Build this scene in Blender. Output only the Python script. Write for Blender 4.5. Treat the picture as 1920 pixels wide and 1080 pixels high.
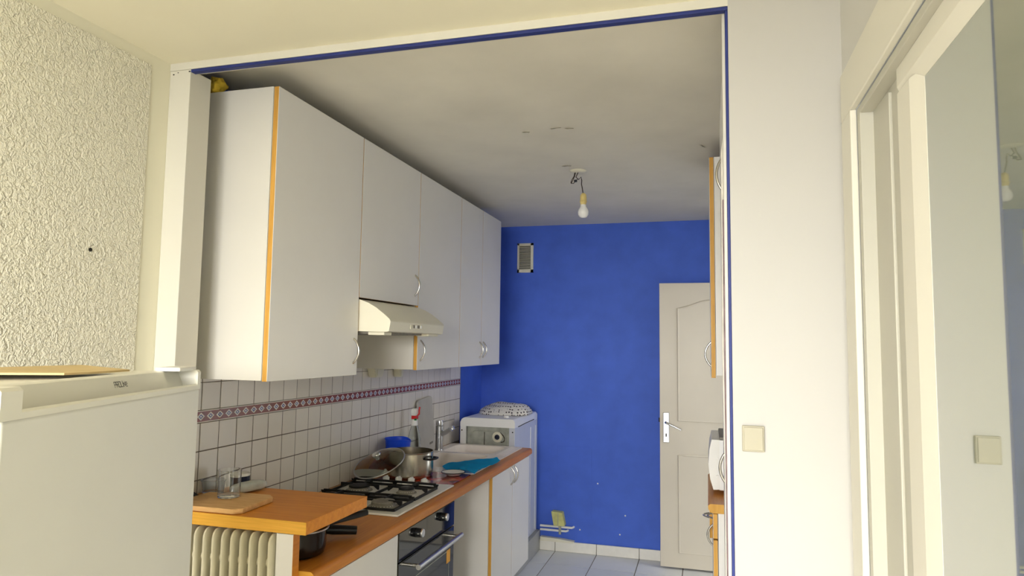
import bpy, bmesh, math, random
from mathutils import Vector, Matrix, noise

for o in list(bpy.data.objects):
    bpy.data.objects.remove(o)
scene = bpy.context.scene
COL = scene.collection
random.seed(7)

# ------------------------------------------------------------------ camera
cam_d = bpy.data.cameras.new('camera')
cam = bpy.data.objects.new('camera', cam_d)
COL.objects.link(cam)
cam_d.sensor_width = 36.0
cam_d.lens = 36.0 * 1279.868 / 1920.0
cam_d.clip_start = 0.02
YAW, PIT, ROL, CH = 0.2792, 0.0837, 0.0136, 1.5495
_F = Vector((-math.sin(YAW) * math.cos(PIT), math.cos(YAW) * math.cos(PIT), math.sin(PIT)))
_R = Vector((math.cos(YAW), math.sin(YAW), 0))
_U = _R.cross(_F)
_R2 = math.cos(ROL) * _R + math.sin(ROL) * _U
_U2 = -math.sin(ROL) * _R + math.cos(ROL) * _U
M = Matrix((_R2, _U2, -_F)).transposed().to_4x4()
M.translation = (0, 0, CH)
cam.matrix_world = M
scene.camera = cam

# ------------------------------------------------------------------ world, light, exposure
w = bpy.data.worlds.new('sky')
scene.world = w
w.use_nodes = True
w.node_tree.nodes['Background'].inputs[0].default_value = (0.86, 0.93, 1.0, 1)
w.node_tree.nodes['Background'].inputs[1].default_value = 1.0


def area(name, loc, rot, sx, sy, power, col):
    d = bpy.data.lights.new(name, 'AREA')
    d.shape = 'RECTANGLE'
    d.size, d.size_y = sx, sy
    d.energy = power
    d.color = col
    o = bpy.data.objects.new(name, d)
    COL.objects.link(o)
    o.location = loc
    o.rotation_euler = rot
    return o


# daylight through the big window behind the camera, and an added fill lamp shining in through the hall door
area('window_daylight', (-0.67, -4.6, 3.12), (math.radians(65), 0, 0), 5.0, 3.4, 1150, (1.0, 0.988, 0.965))
area('hall_fill', (1.35, 4.66, 2.20), (0, math.radians(55), 0), 0.9, 0.75, 6.0, (0.95, 0.97, 1.0))

scene.view_settings.view_transform = 'Standard'
scene.view_settings.look = 'None'
scene.view_settings.gamma = 1.0
scene.view_settings.use_curve_mapping = False
scene.view_settings.exposure = 1.25

# ------------------------------------------------------------------ materials
MATS = {}


def nt(name):
    m = bpy.data.materials.new(name)
    m.use_nodes = True
    MATS[name] = m
    t = m.node_tree
    return m, t, t.nodes['Principled BSDF']


def add(t, typ, **kw):
    n = t.nodes.new(typ)
    for k, v in kw.items():
        setattr(n, k, v)
    return n


def coords(t):
    return add(t, 'ShaderNodeTexCoord').outputs['Object']


def ramp(t, fac, stops, interp='LINEAR'):
    r = add(t, 'ShaderNodeValToRGB')
    r.color_ramp.interpolation = interp
    els = r.color_ramp.elements
    while len(els) < len(stops):
        els.new(0.5)
    for e, (p, c) in zip(els, stops):
        e.position = p
        e.color = (c[0], c[1], c[2], 1)
    t.links.new(fac, r.inputs[0])
    return r.outputs[0]


def mth(t, op, a, b=None):
    n = add(t, 'ShaderNodeMath', operation=op)
    for i, v in enumerate((a, b)):
        if v is None:
            continue
        if isinstance(v, (int, float)):
            n.inputs[i].default_value = v
        else:
            t.links.new(v, n.inputs[i])
    return n.outputs[0]


def bump(t, b, height, strength, dist):
    n = add(t, 'ShaderNodeBump')
    n.inputs['Strength'].default_value = strength
    n.inputs['Distance'].default_value = dist
    t.links.new(height, n.inputs['Height'])
    t.links.new(n.outputs[0], b.inputs['Normal'])


def nz(t, scale, detail=3, rough=0.55, vec=None):
    n = add(t, 'ShaderNodeTexNoise')
    n.inputs['Scale'].default_value = scale
    n.inputs['Detail'].default_value = detail
    n.inputs['Roughness'].default_value = rough
    t.links.new(vec if vec is not None else coords(t), n.inputs['Vector'])
    return n.outputs['Fac']


def paint(name, col, rough=0.6, var=0.06, scale=3.0, bumps=0.0, bscale=60, bdist=0.002, spec=0.3, coat=0.0):
    m, t, b = nt(name)
    c1 = [max(0, c * (1 - var)) for c in col]
    c2 = [min(1, c * (1 + var)) for c in col]
    t.links.new(ramp(t, nz(t, scale, 4), [(0.3, c1), (0.7, c2)]), b.inputs['Base Color'])
    b.inputs['Roughness'].default_value = rough
    b.inputs['Specular IOR Level'].default_value = spec
    b.inputs['Coat Weight'].default_value = coat
    if bumps:
        bump(t, b, nz(t, bscale, 3), bumps, bdist)
    return m


def metal(name, col, rough=0.2, aniso=None):
    m, t, b = nt(name)
    b.inputs['Metallic'].default_value = 1
    t.links.new(ramp(t, nz(t, 25, 2), [(0.3, [c * .9 for c in col]), (0.7, col)]), b.inputs['Base Color'])
    b.inputs['Roughness'].default_value = rough
    return m


def wood(name, c1, c2, stretch=(30, 1.2, 30), rough=0.4):
    m, t, b = nt(name)
    mp = add(t, 'ShaderNodeMapping')
    mp.inputs['Scale'].default_value = stretch
    t.links.new(coords(t), mp.inputs[0])
    f = nz(t, 3.0, 6, 0.65, mp.outputs[0])
    t.links.new(ramp(t, f, [(0.30, c1), (0.72, c2)]), b.inputs['Base Color'])
    b.inputs['Roughness'].default_value = rough
    b.inputs['Specular IOR Level'].default_value = 0.22
    bump(t, b, f, 0.15, 0.0008)
    return m


def glassm(name, col=(1, 1, 1), rough=0.0, ior=1.45, alpha=1.0):
    m, t, b = nt(name)
    t.links.new(ramp(t, nz(t, 6, 1), [(0.2, [c * .97 for c in col]), (0.8, col)]), b.inputs['Base Color'])
    b.inputs['Transmission Weight'].default_value = 1
    b.inputs['Roughness'].default_value = rough
    b.inputs['IOR'].default_value = ior
    return m


paint('cream_paint', (0.80, 0.765, 0.60), 0.65, 0.03, 1.5, 0.05, 40)
paint('ceiling_paint', (0.84, 0.79, 0.61), 0.7, 0.03, 1.2, 0.06, 25)
paint('white_paint', (0.60, 0.588, 0.555), 0.5, 0.02, 1.5, 0.04, 50)
paint('kitchen_ceiling_paint', (0.80, 0.76, 0.655), 0.75, 0.07, 2.0, 0.25, 9, 0.004)
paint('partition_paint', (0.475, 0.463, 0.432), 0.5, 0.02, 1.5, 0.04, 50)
paint('door_frame_dimmed', (0.47, 0.455, 0.385), 0.4, 0.03, 2)  # trim white darkened in colour for the shade on the set-back door
paint('switch_plastic', (0.40, 0.37, 0.275), 0.4, 0.03, 6)
paint('kitchen_wall_paint', (0.84, 0.825, 0.79), 0.5, 0.03, 2)
paint('laminate_dimmed', (0.67, 0.645, 0.585), 0.4, 0.02, 2.2)  # door laminate toned down, so weaker light on the cabinet sides is in the colour
paint('trim_paint', (0.66, 0.635, 0.55), 0.4, 0.02, 2)
paint('blue_paint', (0.066, 0.150, 0.66), 0.62, 0.07, 6.5, 0.35, 14, 0.004, 0.35)
paint('blue_line_shaded', (0.022, 0.034, 0.17), 0.5, 0.15, 8)  # blue lowered so the colour itself carries the shade on the strips
paint('laminate', (0.80, 0.78, 0.74), 0.38, 0.025, 2.2, 0.0)
paint('laminate_plain', (0.83, 0.81, 0.79), 0.4, 0.02, 2.0)
paint('hood_cream', (0.80, 0.765, 0.62), 0.32, 0.03, 4)
paint('fridge_white', (0.80, 0.79, 0.74), 0.32, 0.02, 3, 0.02, 300, 0.0005, 0.4)
paint('fridge_trim_plastic', (0.83, 0.81, 0.73), 0.3, 0.02, 3)
paint('ink_black', (0.015, 0.015, 0.015), 0.5, 0.2, 20)
paint('plastic_black', (0.012, 0.012, 0.013), 0.35, 0.2, 20)
paint('iron_black', (0.014, 0.013, 0.012), 0.55, 0.3, 30, 0.2, 150)
paint('enamel_white', (0.90, 0.87, 0.79), 0.22, 0.05, 14)
paint('plastic_white', (0.85, 0.84, 0.80), 0.35, 0.02, 6)
paint('plastic_cream', (0.80, 0.76, 0.60), 0.4, 0.03, 6)
paint('plastic_blue', (0.012, 0.075, 0.75), 0.35, 0.06, 6)
paint('plastic_red', (0.62, 0.02, 0.02), 0.35, 0.06, 6)
paint('plastic_green', (0.01, 0.20, 0.05), 0.4, 0.06, 6)
paint('sink_composite', (0.90, 0.82, 0.75), 0.3, 0.04, 9)
paint('radiator_enamel', (0.74, 0.69, 0.52), 0.35, 0.05, 8)
paint('machine_white', (0.90, 0.90, 0.89), 0.3, 0.02, 4)
paint('machine_side', (0.62, 0.65, 0.74), 0.35, 0.04, 5)
paint('galvanised', (0.40, 0.41, 0.35), 0.45, 0.18, 22, 0.1, 60)
paint('grey_plinth', (0.42, 0.42, 0.40), 0.5, 0.06, 5)
paint('cloth_sky_blue', (0.012, 0.52, 0.98), 0.85, 0.10, 14, 0.25, 350)
paint('cardboard', (0.62, 0.47, 0.24), 0.8, 0.10, 10)
paint('foam_yellow', (0.78, 0.55, 0.06), 0.85, 0.25, 25, 0.6, 70)
paint('grey_board', (0.55, 0.52, 0.47), 0.6, 0.08, 8)
paint('grout', (0.20, 0.17, 0.14), 0.9, 0.25, 25)
paint('dark_void', (0.02, 0.018, 0.014), 0.9, 0.3, 20)
paint('valve_yellow', (0.60, 0.58, 0.22), 0.5, 0.18, 18)
paint('sticker_amber', (0.85, 0.42, 0.05), 0.5, 0.06, 30)
paint('door_paint', (0.66, 0.60, 0.49), 0.42, 0.03, 2.5)
paint('jamb_purple', (0.20, 0.14, 0.15), 0.7, 0.3, 30)
paint('plaster_grey', (0.55, 0.52, 0.46), 0.8, 0.12, 20, 0.3, 60)
paint('oven_glass', (0.010, 0.011, 0.011), 0.05, 0.1, 5, 0, 10, 0, 0.6)
paint('oven_panel', (0.010, 0.010, 0.011), 0.04, 0.1, 5, 0, 10, 0, 0.8)
paint('bulb_glass', (0.88, 0.87, 0.85), 0.2, 0.02, 10)
paint('socket_bakelite', (0.72, 0.57, 0.22), 0.4, 0.10, 30)
paint('wire_brown', (0.045, 0.030, 0.018), 0.6, 0.3, 30)
paint('tin_navy', (0.01, 0.012, 0.03), 0.3, 0.2, 20)
paint('foil_pack', (0.55, 0.58, 0.55), 0.28, 0.15, 20, 0.5, 50, 0.003, 0.6)
paint('burner_grey', (0.24, 0.22, 0.185), 0.55, 0.2, 40)
paint('saucer_white', (0.78, 0.75, 0.70), 0.3, 0.05, 10)
paint('pot_dark', (0.014, 0.008, 0.006), 0.12, 0.2, 8, 0, 10, 0, 0.25)
paint('room_floor', (0.74, 0.68, 0.56), 0.45, 0.12, 4)
metal('chrome', (0.86, 0.86, 0.86), 0.16)
metal('steel', (0.62, 0.57, 0.47), 0.22)
metal('steel_brushed', (0.60, 0.60, 0.60), 0.30)
metal('handle_nickel', (0.60, 0.57, 0.52), 0.2)
wood('worktop_wood', (0.50, 0.17, 0.022), (0.66, 0.265, 0.038), (26, 1.4, 26), 0.35)
wood('slab_wood', (0.62, 0.215, 0.026), (0.78, 0.315, 0.042), (2.0, 24, 24), 0.38)
wood('edge_wood', (0.55, 0.28, 0.05), (0.70, 0.39, 0.085), (40, 40, 2.0), 0.45)
wood('slab_edge_wood', (0.72, 0.37, 0.045), (0.90, 0.49, 0.08), (2.0, 40, 60), 0.45)
wood('board_wood', (0.68, 0.38, 0.15), (0.86, 0.55, 0.25), (4, 30, 30), 0.5)
glassm('clear_glass', (0.98, 0.99, 0.98))
glassm('clear_plastic', (0.90, 0.93, 0.92), 0.08, 1.3)
glassm('lid_glass', (0.70, 0.72, 0.66), 0.0, 1.3)

# stippled wall: rough plaster relief in bump, plain colour
m, t, b = nt('stipple_plaster')
b.inputs['Base Color'].default_value = (0.80, 0.765, 0.62, 1)
v = add(t, 'ShaderNodeTexVoronoi', feature='SMOOTH_F1')
v.inputs['Scale'].default_value = 95
v.inputs['Smoothness'].default_value = 0.6
co = coords(t)
wn = add(t, 'ShaderNodeTexNoise')
wn.inputs['Scale'].default_value = 45
wn.inputs['Detail'].default_value = 3
t.links.new(co, wn.inputs[0])
mixv = add(t, 'ShaderNodeMix', data_type='VECTOR')
mixv.inputs[0].default_value = 0.06
t.links.new(co, mixv.inputs[4])
t.links.new(wn.outputs['Color'], mixv.inputs[5])
t.links.new(mixv.outputs[1], v.inputs['Vector'])
h = mth(t, 'ADD', mth(t, 'MULTIPLY', v.outputs['Distance'], -1.2), mth(t, 'MULTIPLY', wn.outputs['Fac'], 0.9))
bump(t, b, h, 0.75, 0.006)
b.inputs['Roughness'].default_value = 0.5

# glazed wall tile with light mottling
m, t, b = nt('wall_tile_glaze')
oi = add(t, 'ShaderNodeObjectInfo')
f = mth(t, 'ADD', mth(t, 'MULTIPLY', oi.outputs['Random'], 0.7), mth(t, 'MULTIPLY', nz(t, 14, 2), 0.3))
t.links.new(ramp(t, f, [(0.1, (0.80, 0.745, 0.655)), (0.9, (0.87, 0.815, 0.73))]), b.inputs['Base Color'])
b.inputs['Roughness'].default_value = 0.22
bump(t, b, nz(t, 22, 2), 0.08, 0.002)

m, t, b = nt('floor_tile_glaze')
oi = add(t, 'ShaderNodeObjectInfo')
f = mth(t, 'ADD', mth(t, 'MULTIPLY', oi.outputs['Random'], 0.5), mth(t, 'MULTIPLY', nz(t, 9, 4), 0.5))
t.links.new(ramp(t, f, [(0.15, (0.66, 0.67, 0.66)), (0.85, (0.76, 0.77, 0.76))]), b.inputs['Base Color'])
b.inputs['Roughness'].default_value = 0.35

# decorated border tile: printed diamonds
m, t, b = nt('border_tile_print')
sp = add(t, 'ShaderNodeSeparateXYZ')
t.links.new(coords(t), sp.inputs[0])
fu = mth(t, 'ABSOLUTE', mth(t, 'SUBTRACT', mth(t, 'FRACT', mth(t, 'ADD', mth(t, 'DIVIDE', sp.outputs['Y'], 0.0492), 0.5 + 8)), 0.5))
fv = mth(t, 'ABSOLUTE', mth(t, 'DIVIDE', sp.outputs['Z'], 0.0445))
d = mth(t, 'ADD', mth(t, 'MULTIPLY', fu, 2.0), mth(t, 'MULTIPLY', fv, 2.45))
CR, RED, BLU = (0.80, 0.74, 0.66), (0.24, 0.052, 0.025), (0.035, 0.055, 0.26)
inner = ramp(t, d, [(0.0, CR), (0.20, CR), (0.22, BLU), (0.44, BLU), (0.46, CR), (0.78, CR), (0.80, RED)], 'CONSTANT')
edge = mth(t, 'GREATER_THAN', fv, 0.40)
mx = add(t, 'ShaderNodeMix', data_type='RGBA')
t.links.new(edge, mx.inputs[0])
t.links.new(inner, mx.inputs[6])
mx.inputs[7].default_value = (*CR, 1)
t.links.new(mx.outputs[2], b.inputs['Base Color'])
b.inputs['Roughness'].default_value = 0.25

# dotted tea towel
m, t, b = nt('dotted_cloth')
v = add(t, 'ShaderNodeTexVoronoi')
v.inputs['Scale'].default_value = 52
v.inputs['Randomness'].default_value = 0.25
t.links.new(coords(t), v.inputs['Vector'])
t.links.new(ramp(t, v.outputs['Distance'], [(0.0, (0.04, 0.03, 0.04)), (0.30, (0.03, 0.02, 0.03)), (0.36, (0.74, 0.71, 0.66))]), b.inputs['Base Color'])
b.inputs['Roughness'].default_value = 0.9

# trivet print: dark red with an orange patch
m, t, b = nt('trivet_print')
t.links.new(ramp(t, nz(t, 9, 2), [(0.3, (0.07, 0.018, 0.010)), (0.48, (0.22, 0.035, 0.015)), (0.60, (0.50, 0.05, 0.02)), (0.75, (0.52, 0.26, 0.12))]), b.inputs['Base Color'])
b.inputs['Roughness'].default_value = 0.2

# reflective glazing of the side door
m, t, b = nt('door_glazing')
t.links.new(ramp(t, nz(t, 1.2, 2), [(0.3, (0.20, 0.22, 0.165)), (0.7, (0.235, 0.25, 0.19))]), b.inputs['Base Color'])
b.inputs['Roughness'].default_value = 0.025
b.inputs['IOR'].default_value = 2.2
b.inputs['Coat Weight'].default_value = 1.0
b.inputs['Coat Roughness'].default_value = 0.02
b.inputs['Coat IOR'].default_value = 1.7

# ------------------------------------------------------------------ mesh helpers


def nb():
    return bmesh.new()


def box(bm, x0, x1, y0, y1, z0, z1, bev=0.0, seg=2):
    vs = [bm.verts.new(p) for p in ((x0, y0, z0), (x1, y0, z0), (x1, y1, z0), (x0, y1, z0), (x0, y0, z1), (x1, y0, z1), (x1, y1, z1), (x0, y1, z1))]
    fs = [bm.faces.new([vs[i] for i in q]) for q in ((0, 3, 2, 1), (4, 5, 6, 7), (0, 1, 5, 4), (1, 2, 6, 5), (2, 3, 7, 6), (3, 0, 4, 7))]
    if bev:
        es = list({e for f in fs for e in f.edges})
        bmesh.ops.bevel(bm, geom=es, offset=bev, segments=seg, profile=0.5, affect='EDGES')
    return bm


def prism(bm, prof, axis, a0, a1):
    """extrude a 2-D outline along an axis; prof in the two other axes in xyz order"""
    def P(p, a):
        return {'x': (a, p[0], p[1]), 'y': (p[0], a, p[1]), 'z': (p[0], p[1], a)}[axis]
    A = [bm.verts.new(P(p, a0)) for p in prof]
    Bv = [bm.verts.new(P(p, a1)) for p in prof]
    n = len(prof)
    bm.faces.new(A)
    bm.faces.new(list(reversed(Bv)))
    for i in range(n):
        bm.faces.new((A[i], Bv[i], Bv[(i + 1) % n], A[(i + 1) % n]))
    return bm


def tube(bm, pts, r, seg=8, closed=False):
    pts = [Vector(p) for p in pts]
    n = len(pts)
    rings = []
    prev = None
    for i, p in enumerate(pts):
        if closed:
            tan = (pts[(i + 1) % n] - pts[i - 1]).normalized()
        else:
            tan = (pts[min(i + 1, n - 1)] - pts[max(i - 1, 0)]).normalized()
        if prev is None:
            up = Vector((0, 0, 1)) if abs(tan.z) < 0.9 else Vector((1, 0, 0))
            a = tan.cross(up).normalized()
        else:
            a = (prev - tan * prev.dot(tan)).normalized()
        prev = a
        c = tan.cross(a)
        rr = r[i] if isinstance(r, (list, tuple)) else r
        rings.append([bm.verts.new(p + rr * (math.cos(k * 2 * math.pi / seg) * a + math.sin(k * 2 * math.pi / seg) * c)) for k in range(seg)])
    m_ = n if closed else n - 1
    for i in range(m_):
        A, Bv = rings[i], rings[(i + 1) % n]
        for k in range(seg):
            bm.faces.new((A[k], A[(k + 1) % seg], Bv[(k + 1) % seg], Bv[k]))
    if not closed:
        bm.faces.new(list(reversed(rings[0])))
        bm.faces.new(rings[-1])
    return bm


def lathe(bm, prof, c=(0, 0, 0), seg=24, mat=None):
    """prof: list of (r, z) from bottom to top, spun round z through c; r=0 closes"""
    rings = []
    start = len(bm.verts)
    newv = []
    for r, z in prof:
        if r < 1e-6:
            v_ = bm.verts.new((0, 0, z))
            rings.append([v_])
            newv.append(v_)
        else:
            ring = [bm.verts.new((r * math.cos(k * 2 * math.pi / seg), r * math.sin(k * 2 * math.pi / seg), z)) for k in range(seg)]
            rings.append(ring)
            newv += ring
    for A, Bv in zip(rings, rings[1:]):
        if len(A) == 1 and len(Bv) == 1:
            continue
        for k in range(seg):
            k2 = (k + 1) % seg
            if len(A) == 1:
                bm.faces.new((A[0], Bv[k2], Bv[k]))
            elif len(Bv) == 1:
                bm.faces.new((A[k], A[k2], Bv[0]))
            else:
                bm.faces.new((A[k], A[k2], Bv[k2], Bv[k]))
    T = Matrix.Translation(c)
    if mat is not None:
        T = T @ mat.to_4x4()
    for v_ in newv:
        v_.co = T @ v_.co
    return bm


def rrect(x0, x1, y0, y1, r, n=5):
    out = []
    for cx, cy, a0 in ((x1 - r, y1 - r, 0), (x0 + r, y1 - r, 90), (x0 + r, y0 + r, 180), (x1 - r, y0 + r, 270)):
        for i in range(n + 1):
            a = math.radians(a0 + 90 * i / n)
            out.append((cx + r * math.cos(a), cy + r * math.sin(a)))
    return out


def finish(bm, me, smooth_angle):
    bmesh.ops.recalc_face_normals(bm, faces=bm.faces[:])
    for f_ in bm.faces:
        f_.smooth = True
    lim = math.radians(smooth_angle)
    for e in bm.edges:
        e.smooth = len(e.link_faces) == 2 and e.calc_face_angle(0) < lim
    bm.to_mesh(me)
    bm.free()


def obj(name, bm, mats, parent=None, local=False, ang=55):
    """link the mesh as one object; geometry is given in world space unless local"""
    me = bpy.data.meshes.new(name)
    if parent is not None and not local:
        inv = world_of(parent).inverted()
        bm.transform(inv)
    finish(bm, me, ang)
    if isinstance(mats, str):
        mats = [mats]
    for mn in mats:
        me.materials.append(MATS[mn])
    o = bpy.data.objects.new(name, me)
    COL.objects.link(o)
    if parent is not None:
        o.parent = parent
    md = o.modifiers.new('face_weighted_normals', 'WEIGHTED_NORMAL')
    md.keep_sharp = True
    md.weight = 80
    return o


def world_of(o):
    m_ = Matrix.LocRotScale(o.location, o.rotation_euler, o.scale)
    return world_of(o.parent) @ m_ if o.parent else m_


def centred(o):
    """move the origin of a parentless / single-level mesh to its base centre"""
    me = o.data
    xs = [v_.co for v_ in me.vertices]
    c = Vector(((min(p.x for p in xs) + max(p.x for p in xs)) / 2, (min(p.y for p in xs) + max(p.y for p in xs)) / 2, min(p.z for p in xs)))
    me.transform(Matrix.Translation(-c))
    o.location = o.location + c
    return o


def tag(o, label, cat, group=None):
    o['label'] = label
    o['category'] = cat
    if group:
        o['group'] = group
    return o


def thing(name, label, cat, loc, rotz=0.0, group=None):
    o = bpy.data.objects.new(name, None)
    o.empty_display_size = 0.05
    COL.objects.link(o)
    o.location = loc
    o.rotation_euler = (0, 0, rotz)
    return tag(o, label, cat, group)


def struct(name, bm, mats, label=None, parent=None):
    o = obj(name, bm, mats, parent)
    if parent is None:
        o['kind'] = 'structure'
        if label:
            o['label'] = label
    return o


def front_mats(bm, axis):
    """material 0 on the faces along axis, 1 on the narrow edges"""
    bm.normal_update()
    for f_ in bm.faces:
        f_.material_index = 0 if abs(f_.normal[axis]) > 0.7 else 1
    return bm


def bow(bm, p0, p1, out, depth, r=0.0045, n=12, seg=8):
    p0, p1, out = Vector(p0), Vector(p1), Vector(out)
    pts = []
    for i in range(n + 1):
        s = i / n
        pts.append(p0.lerp(p1, s) + out * depth * math.sin(math.pi * s) ** 0.8)
    return tube(bm, pts, r, seg)


# ------------------------------------------------------------------ key dimensions
XW = -1.7345     # tiled kitchen wall
XR = 0.38        # right kitchen wall
YB = 5.226       # blue back wall
YP = 1.75        # partition face
XL = -1.66       # left wall of the front room
XS = 0.318       # right wall of the front room
YW = -1.95       # window wall behind the camera
ZK = 2.50
ZF = 2.44

# ------------------------------------------------------------------ structure
b_ = box(nb(), -2.0, 2.4, -2.3, 1.75, -0.1, 0.0)
struct('floor', b_, 'room_floor', 'warm brown floor of the front room')
fk = struct('floor_kitchen', box(nb(), XW - .2, 2.4, 1.75, YB + .2, -0.1, -0.004), 'grout', 'grey tiled floor of the kitchen')
PT = 0.315
tm = None
for i in range(-4, 2):
    for j in range(-11, 1):
        x1 = -0.497 + PT * (i + 1) + PT * 1
        x0 = x1 - PT
        y1 = YB + PT * j
        y0 = y1 - PT
        if y0 < 1.76 or x0 < XW - .05 or x1 > XR + .25:
            continue
        if tm is None:
            o = obj('floor_tile', box(nb(), -PT / 2 + .003, PT / 2 - .003, -PT / 2 + .003, PT / 2 - .003, -.004, .003, .0015, 1), 'floor_tile_glaze', fk, local=True)
            tm = o
        else:
            o = tm.copy()
            COL.objects.link(o)
            o.parent = fk
        o.location = ((x0 + x1) / 2, (y0 + y1) / 2, -0.003)

struct('ceiling', box(nb(), -2.0, XS + .6, -2.3, YP + .02, ZF, ZF + .15), 'ceiling_paint', 'cream ceiling of the front room')
ck = struct('ceiling_kitchen', box(nb(), XW - .2, 2.4, YP + .02, YB + .2, ZK, ZK + .12), 'kitchen_ceiling_paint', 'dull grey-white ceiling of the kitchen')
# lifting paint on the kitchen ceiling
for (cx, cy, L, a) in ((-0.774, 2.884, .035, .3), (-0.63, 2.862, .05, -.1), (-0.575, 2.878, .04, .15), (-0.71, 3.49, .05, .1), (-.02, 3.28, .05, 1.2)):
    bm = nb()
    d_ = Vector((math.cos(a), math.sin(a), 0))
    n_ = Vector((-math.sin(a), math.cos(a), 0))
    c = Vector((cx, cy, ZK))
    top = [bm.verts.new(c + d_ * L * s + n_ * .004 * math.sin(s * 9)) for s in (-.5, -.15, .2, .5)]
    bot = [bm.verts.new(c + d_ * L * s + n_ * (-.012 + .004 * math.cos(s * 11)) + Vector((0, 0, -.007 * (1 - abs(s))))) for s in (-.5, -.15, .2, .5)]
    for i in range(3):
        bm.faces.new((top[i], top[i + 1], bot[i + 1], bot[i]))
    bmesh.ops.solidify(bm, geom=bm.faces[:], thickness=.0012)
    obj('paint_flake', bm, 'kitchen_ceiling_paint', ck)

wl = struct('wall_left', box(nb(), XL - .2, XL, -2.3, YP + .01, 0, ZF + .05), 'cream_paint', 'cream side wall with a rough stippled field')
bm = nb()
box(bm, XL - .002, XL + .003, -1.9, 1.672, 0.0, 2.405)
obj('stipple_field', bm, 'stipple_plaster', wl)
lathe_m = Matrix.Rotation(math.radians(90), 3, 'Y')
obj('drill_hole', lathe(nb(), [(0, 0), (.0055, 0), (.0055, .0022), (0, .0022)], (XL + .003, 1.495, 1.80), 12, lathe_m), 'dark_void', wl)

struct('wall_left_kitchen', box(nb(), XW - .2, XW - .008, 1.77, YB + .2, 0, ZK), 'blue_paint', 'blue side wall of the kitchen behind the tiles')
wb = struct('wall_back', box(nb(), XW - .2, XR + .2, YB, YB + .2, 0, ZK), 'blue_paint', 'deep blue back wall of the kitchen')
# outline of a painted-over hatch in the back wall
bm = nb()
box(bm, -1.118, -0.853, YB - .0025, YB + .002, .25, .785, .001, 1)
obj('access_panel', bm, 'blue_paint', wb)
for (x, z) in ((-.806, .52), (-.60, .30), (-.64, .16), (-.94, .17)):
    bm = lathe(nb(), [(.0062, 0), (.0045, .0012), (0, .0014)], (x, YB, z), 6, Matrix.Rotation(math.radians(90), 3, 'X'))
    obj('paint_chip', bm, 'plastic_white', wb)

# right kitchen wall with the doorway to the hall
bm = nb()
box(bm, XR, XR + .1, 1.85, 4.28, 0, ZK)
box(bm, XR, XR + .1, 5.10, YB, 0, ZK)
box(bm, XR, XR + .1, 4.28, 5.10, 2.05, ZK)
struct('wall_right_kitchen', bm, 'kitchen_wall_paint', 'white right-hand wall of the kitchen with the hall doorway')
bm = nb()
box(bm, 1.75, 1.8, 3.9, YB + .2, 0, ZK)
box(bm, XR + .1, 1.8, 3.85, 3.9, 0, ZK)
struct('wall_hall', bm, 'kitchen_wall_paint', 'white hall wall beyond the open door')

# partition between front room and kitchen
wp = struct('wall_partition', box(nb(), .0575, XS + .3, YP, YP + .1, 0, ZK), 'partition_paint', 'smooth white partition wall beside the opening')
bm = nb()
box(bm, .0435, .0505, YP + .03, YP + .1, 0, 2.415)
obj('plaster_edge', bm, 'trim_paint', wp)
bm = nb()
prev = None
pz = [0, .35, .8, .98, 1.25, 1.7, 1.93]
box(bm, .0405, .0437, YP + .06, YP + .098, 0, 1.93)
obj('torn_edge', bm, 'jamb_purple', wp)
bm = nb()
prism(bm, [(.0375, 0), (.0437, 0), (.0437, 2.1), (.0385, 2.06), (.036, 1.55), (.0385, 1.2), (.036, .7)], 'y', YP + .085, YP + .1)
obj('plaster_patch', bm, 'plaster_grey', wp)

# header over the opening and its blue strips
struct('trim_1', box(nb(), XL, .0575, YP, YP + .045, 2.416, ZF + .06), 'trim_paint', 'thin cream lintel strip above the kitchen opening')
bm = nb()
box(bm, -1.585, .0575, YP + .002, YP + .022, 2.4065, 2.416, .001, 1)
struct('trim_2', bm, 'blue_line_shaded', 'narrow shade-darkened blue strip along the top of the opening')
bm = nb()
box(bm, .0505, .0575, YP + .002, YP + .05, 0, 2.4055, .001, 1)
struct('trim_3', bm, 'blue_line_shaded', 'narrow blue strip down the right side of the opening')
# left post of the opening
bm = nb()
box(bm, XL, -1.580, YP, YP + .095, 0, 2.416, .002, 1)
tp = struct('trim_4', bm, 'trim_paint', 'cream post on the left side of the kitchen opening')
for (x, z, s) in ((-1.645, 2.403, .0028), (-1.628, 2.408, .002), (-1.584, 2.408, .003)):
    obj('nail_hole', box(nb(), x - s, x + s, YP - .0006, YP + .001, z - s * .6, z + s * .6), 'dark_void', tp)
# filler between post and kitchen wall
struct('trim_5', box(nb(), XW - .1, XL, YP + .01, YP + .1, 0, ZK), 'cream_paint', 'wall end behind the cream post')
struct('trim_6', box(nb(), XW - .1, XR + .3, YP + .02, YP + .045, 2.44, ZK + .1), 'ceiling_paint', 'step between the two ceilings')

# right wall of the front room with the glazed door
bm = nb()
box(bm, XS, XS + .12, 1.62, YP + .01, 0, ZF + .05)
box(bm, XS, XS + .12, -2.3, -.2, 0, ZF + .05)
box(bm, XS, XS + .12, -.2, 1.62, 2.09, ZF + .05)
struct('wall_right', bm, 'white_paint', 'white side wall around the glazed door')
bm = nb()
box(bm, XS - .014, XS, 1.60, 1.70, 0, 2.073, .003, 2)
box(bm, XS - .014, XS, -.25, 1.70, 2.073, 2.185, .003, 2)
struct('trim_7', bm, 'trim_paint', 'flat white casing around the glazed door')

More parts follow.
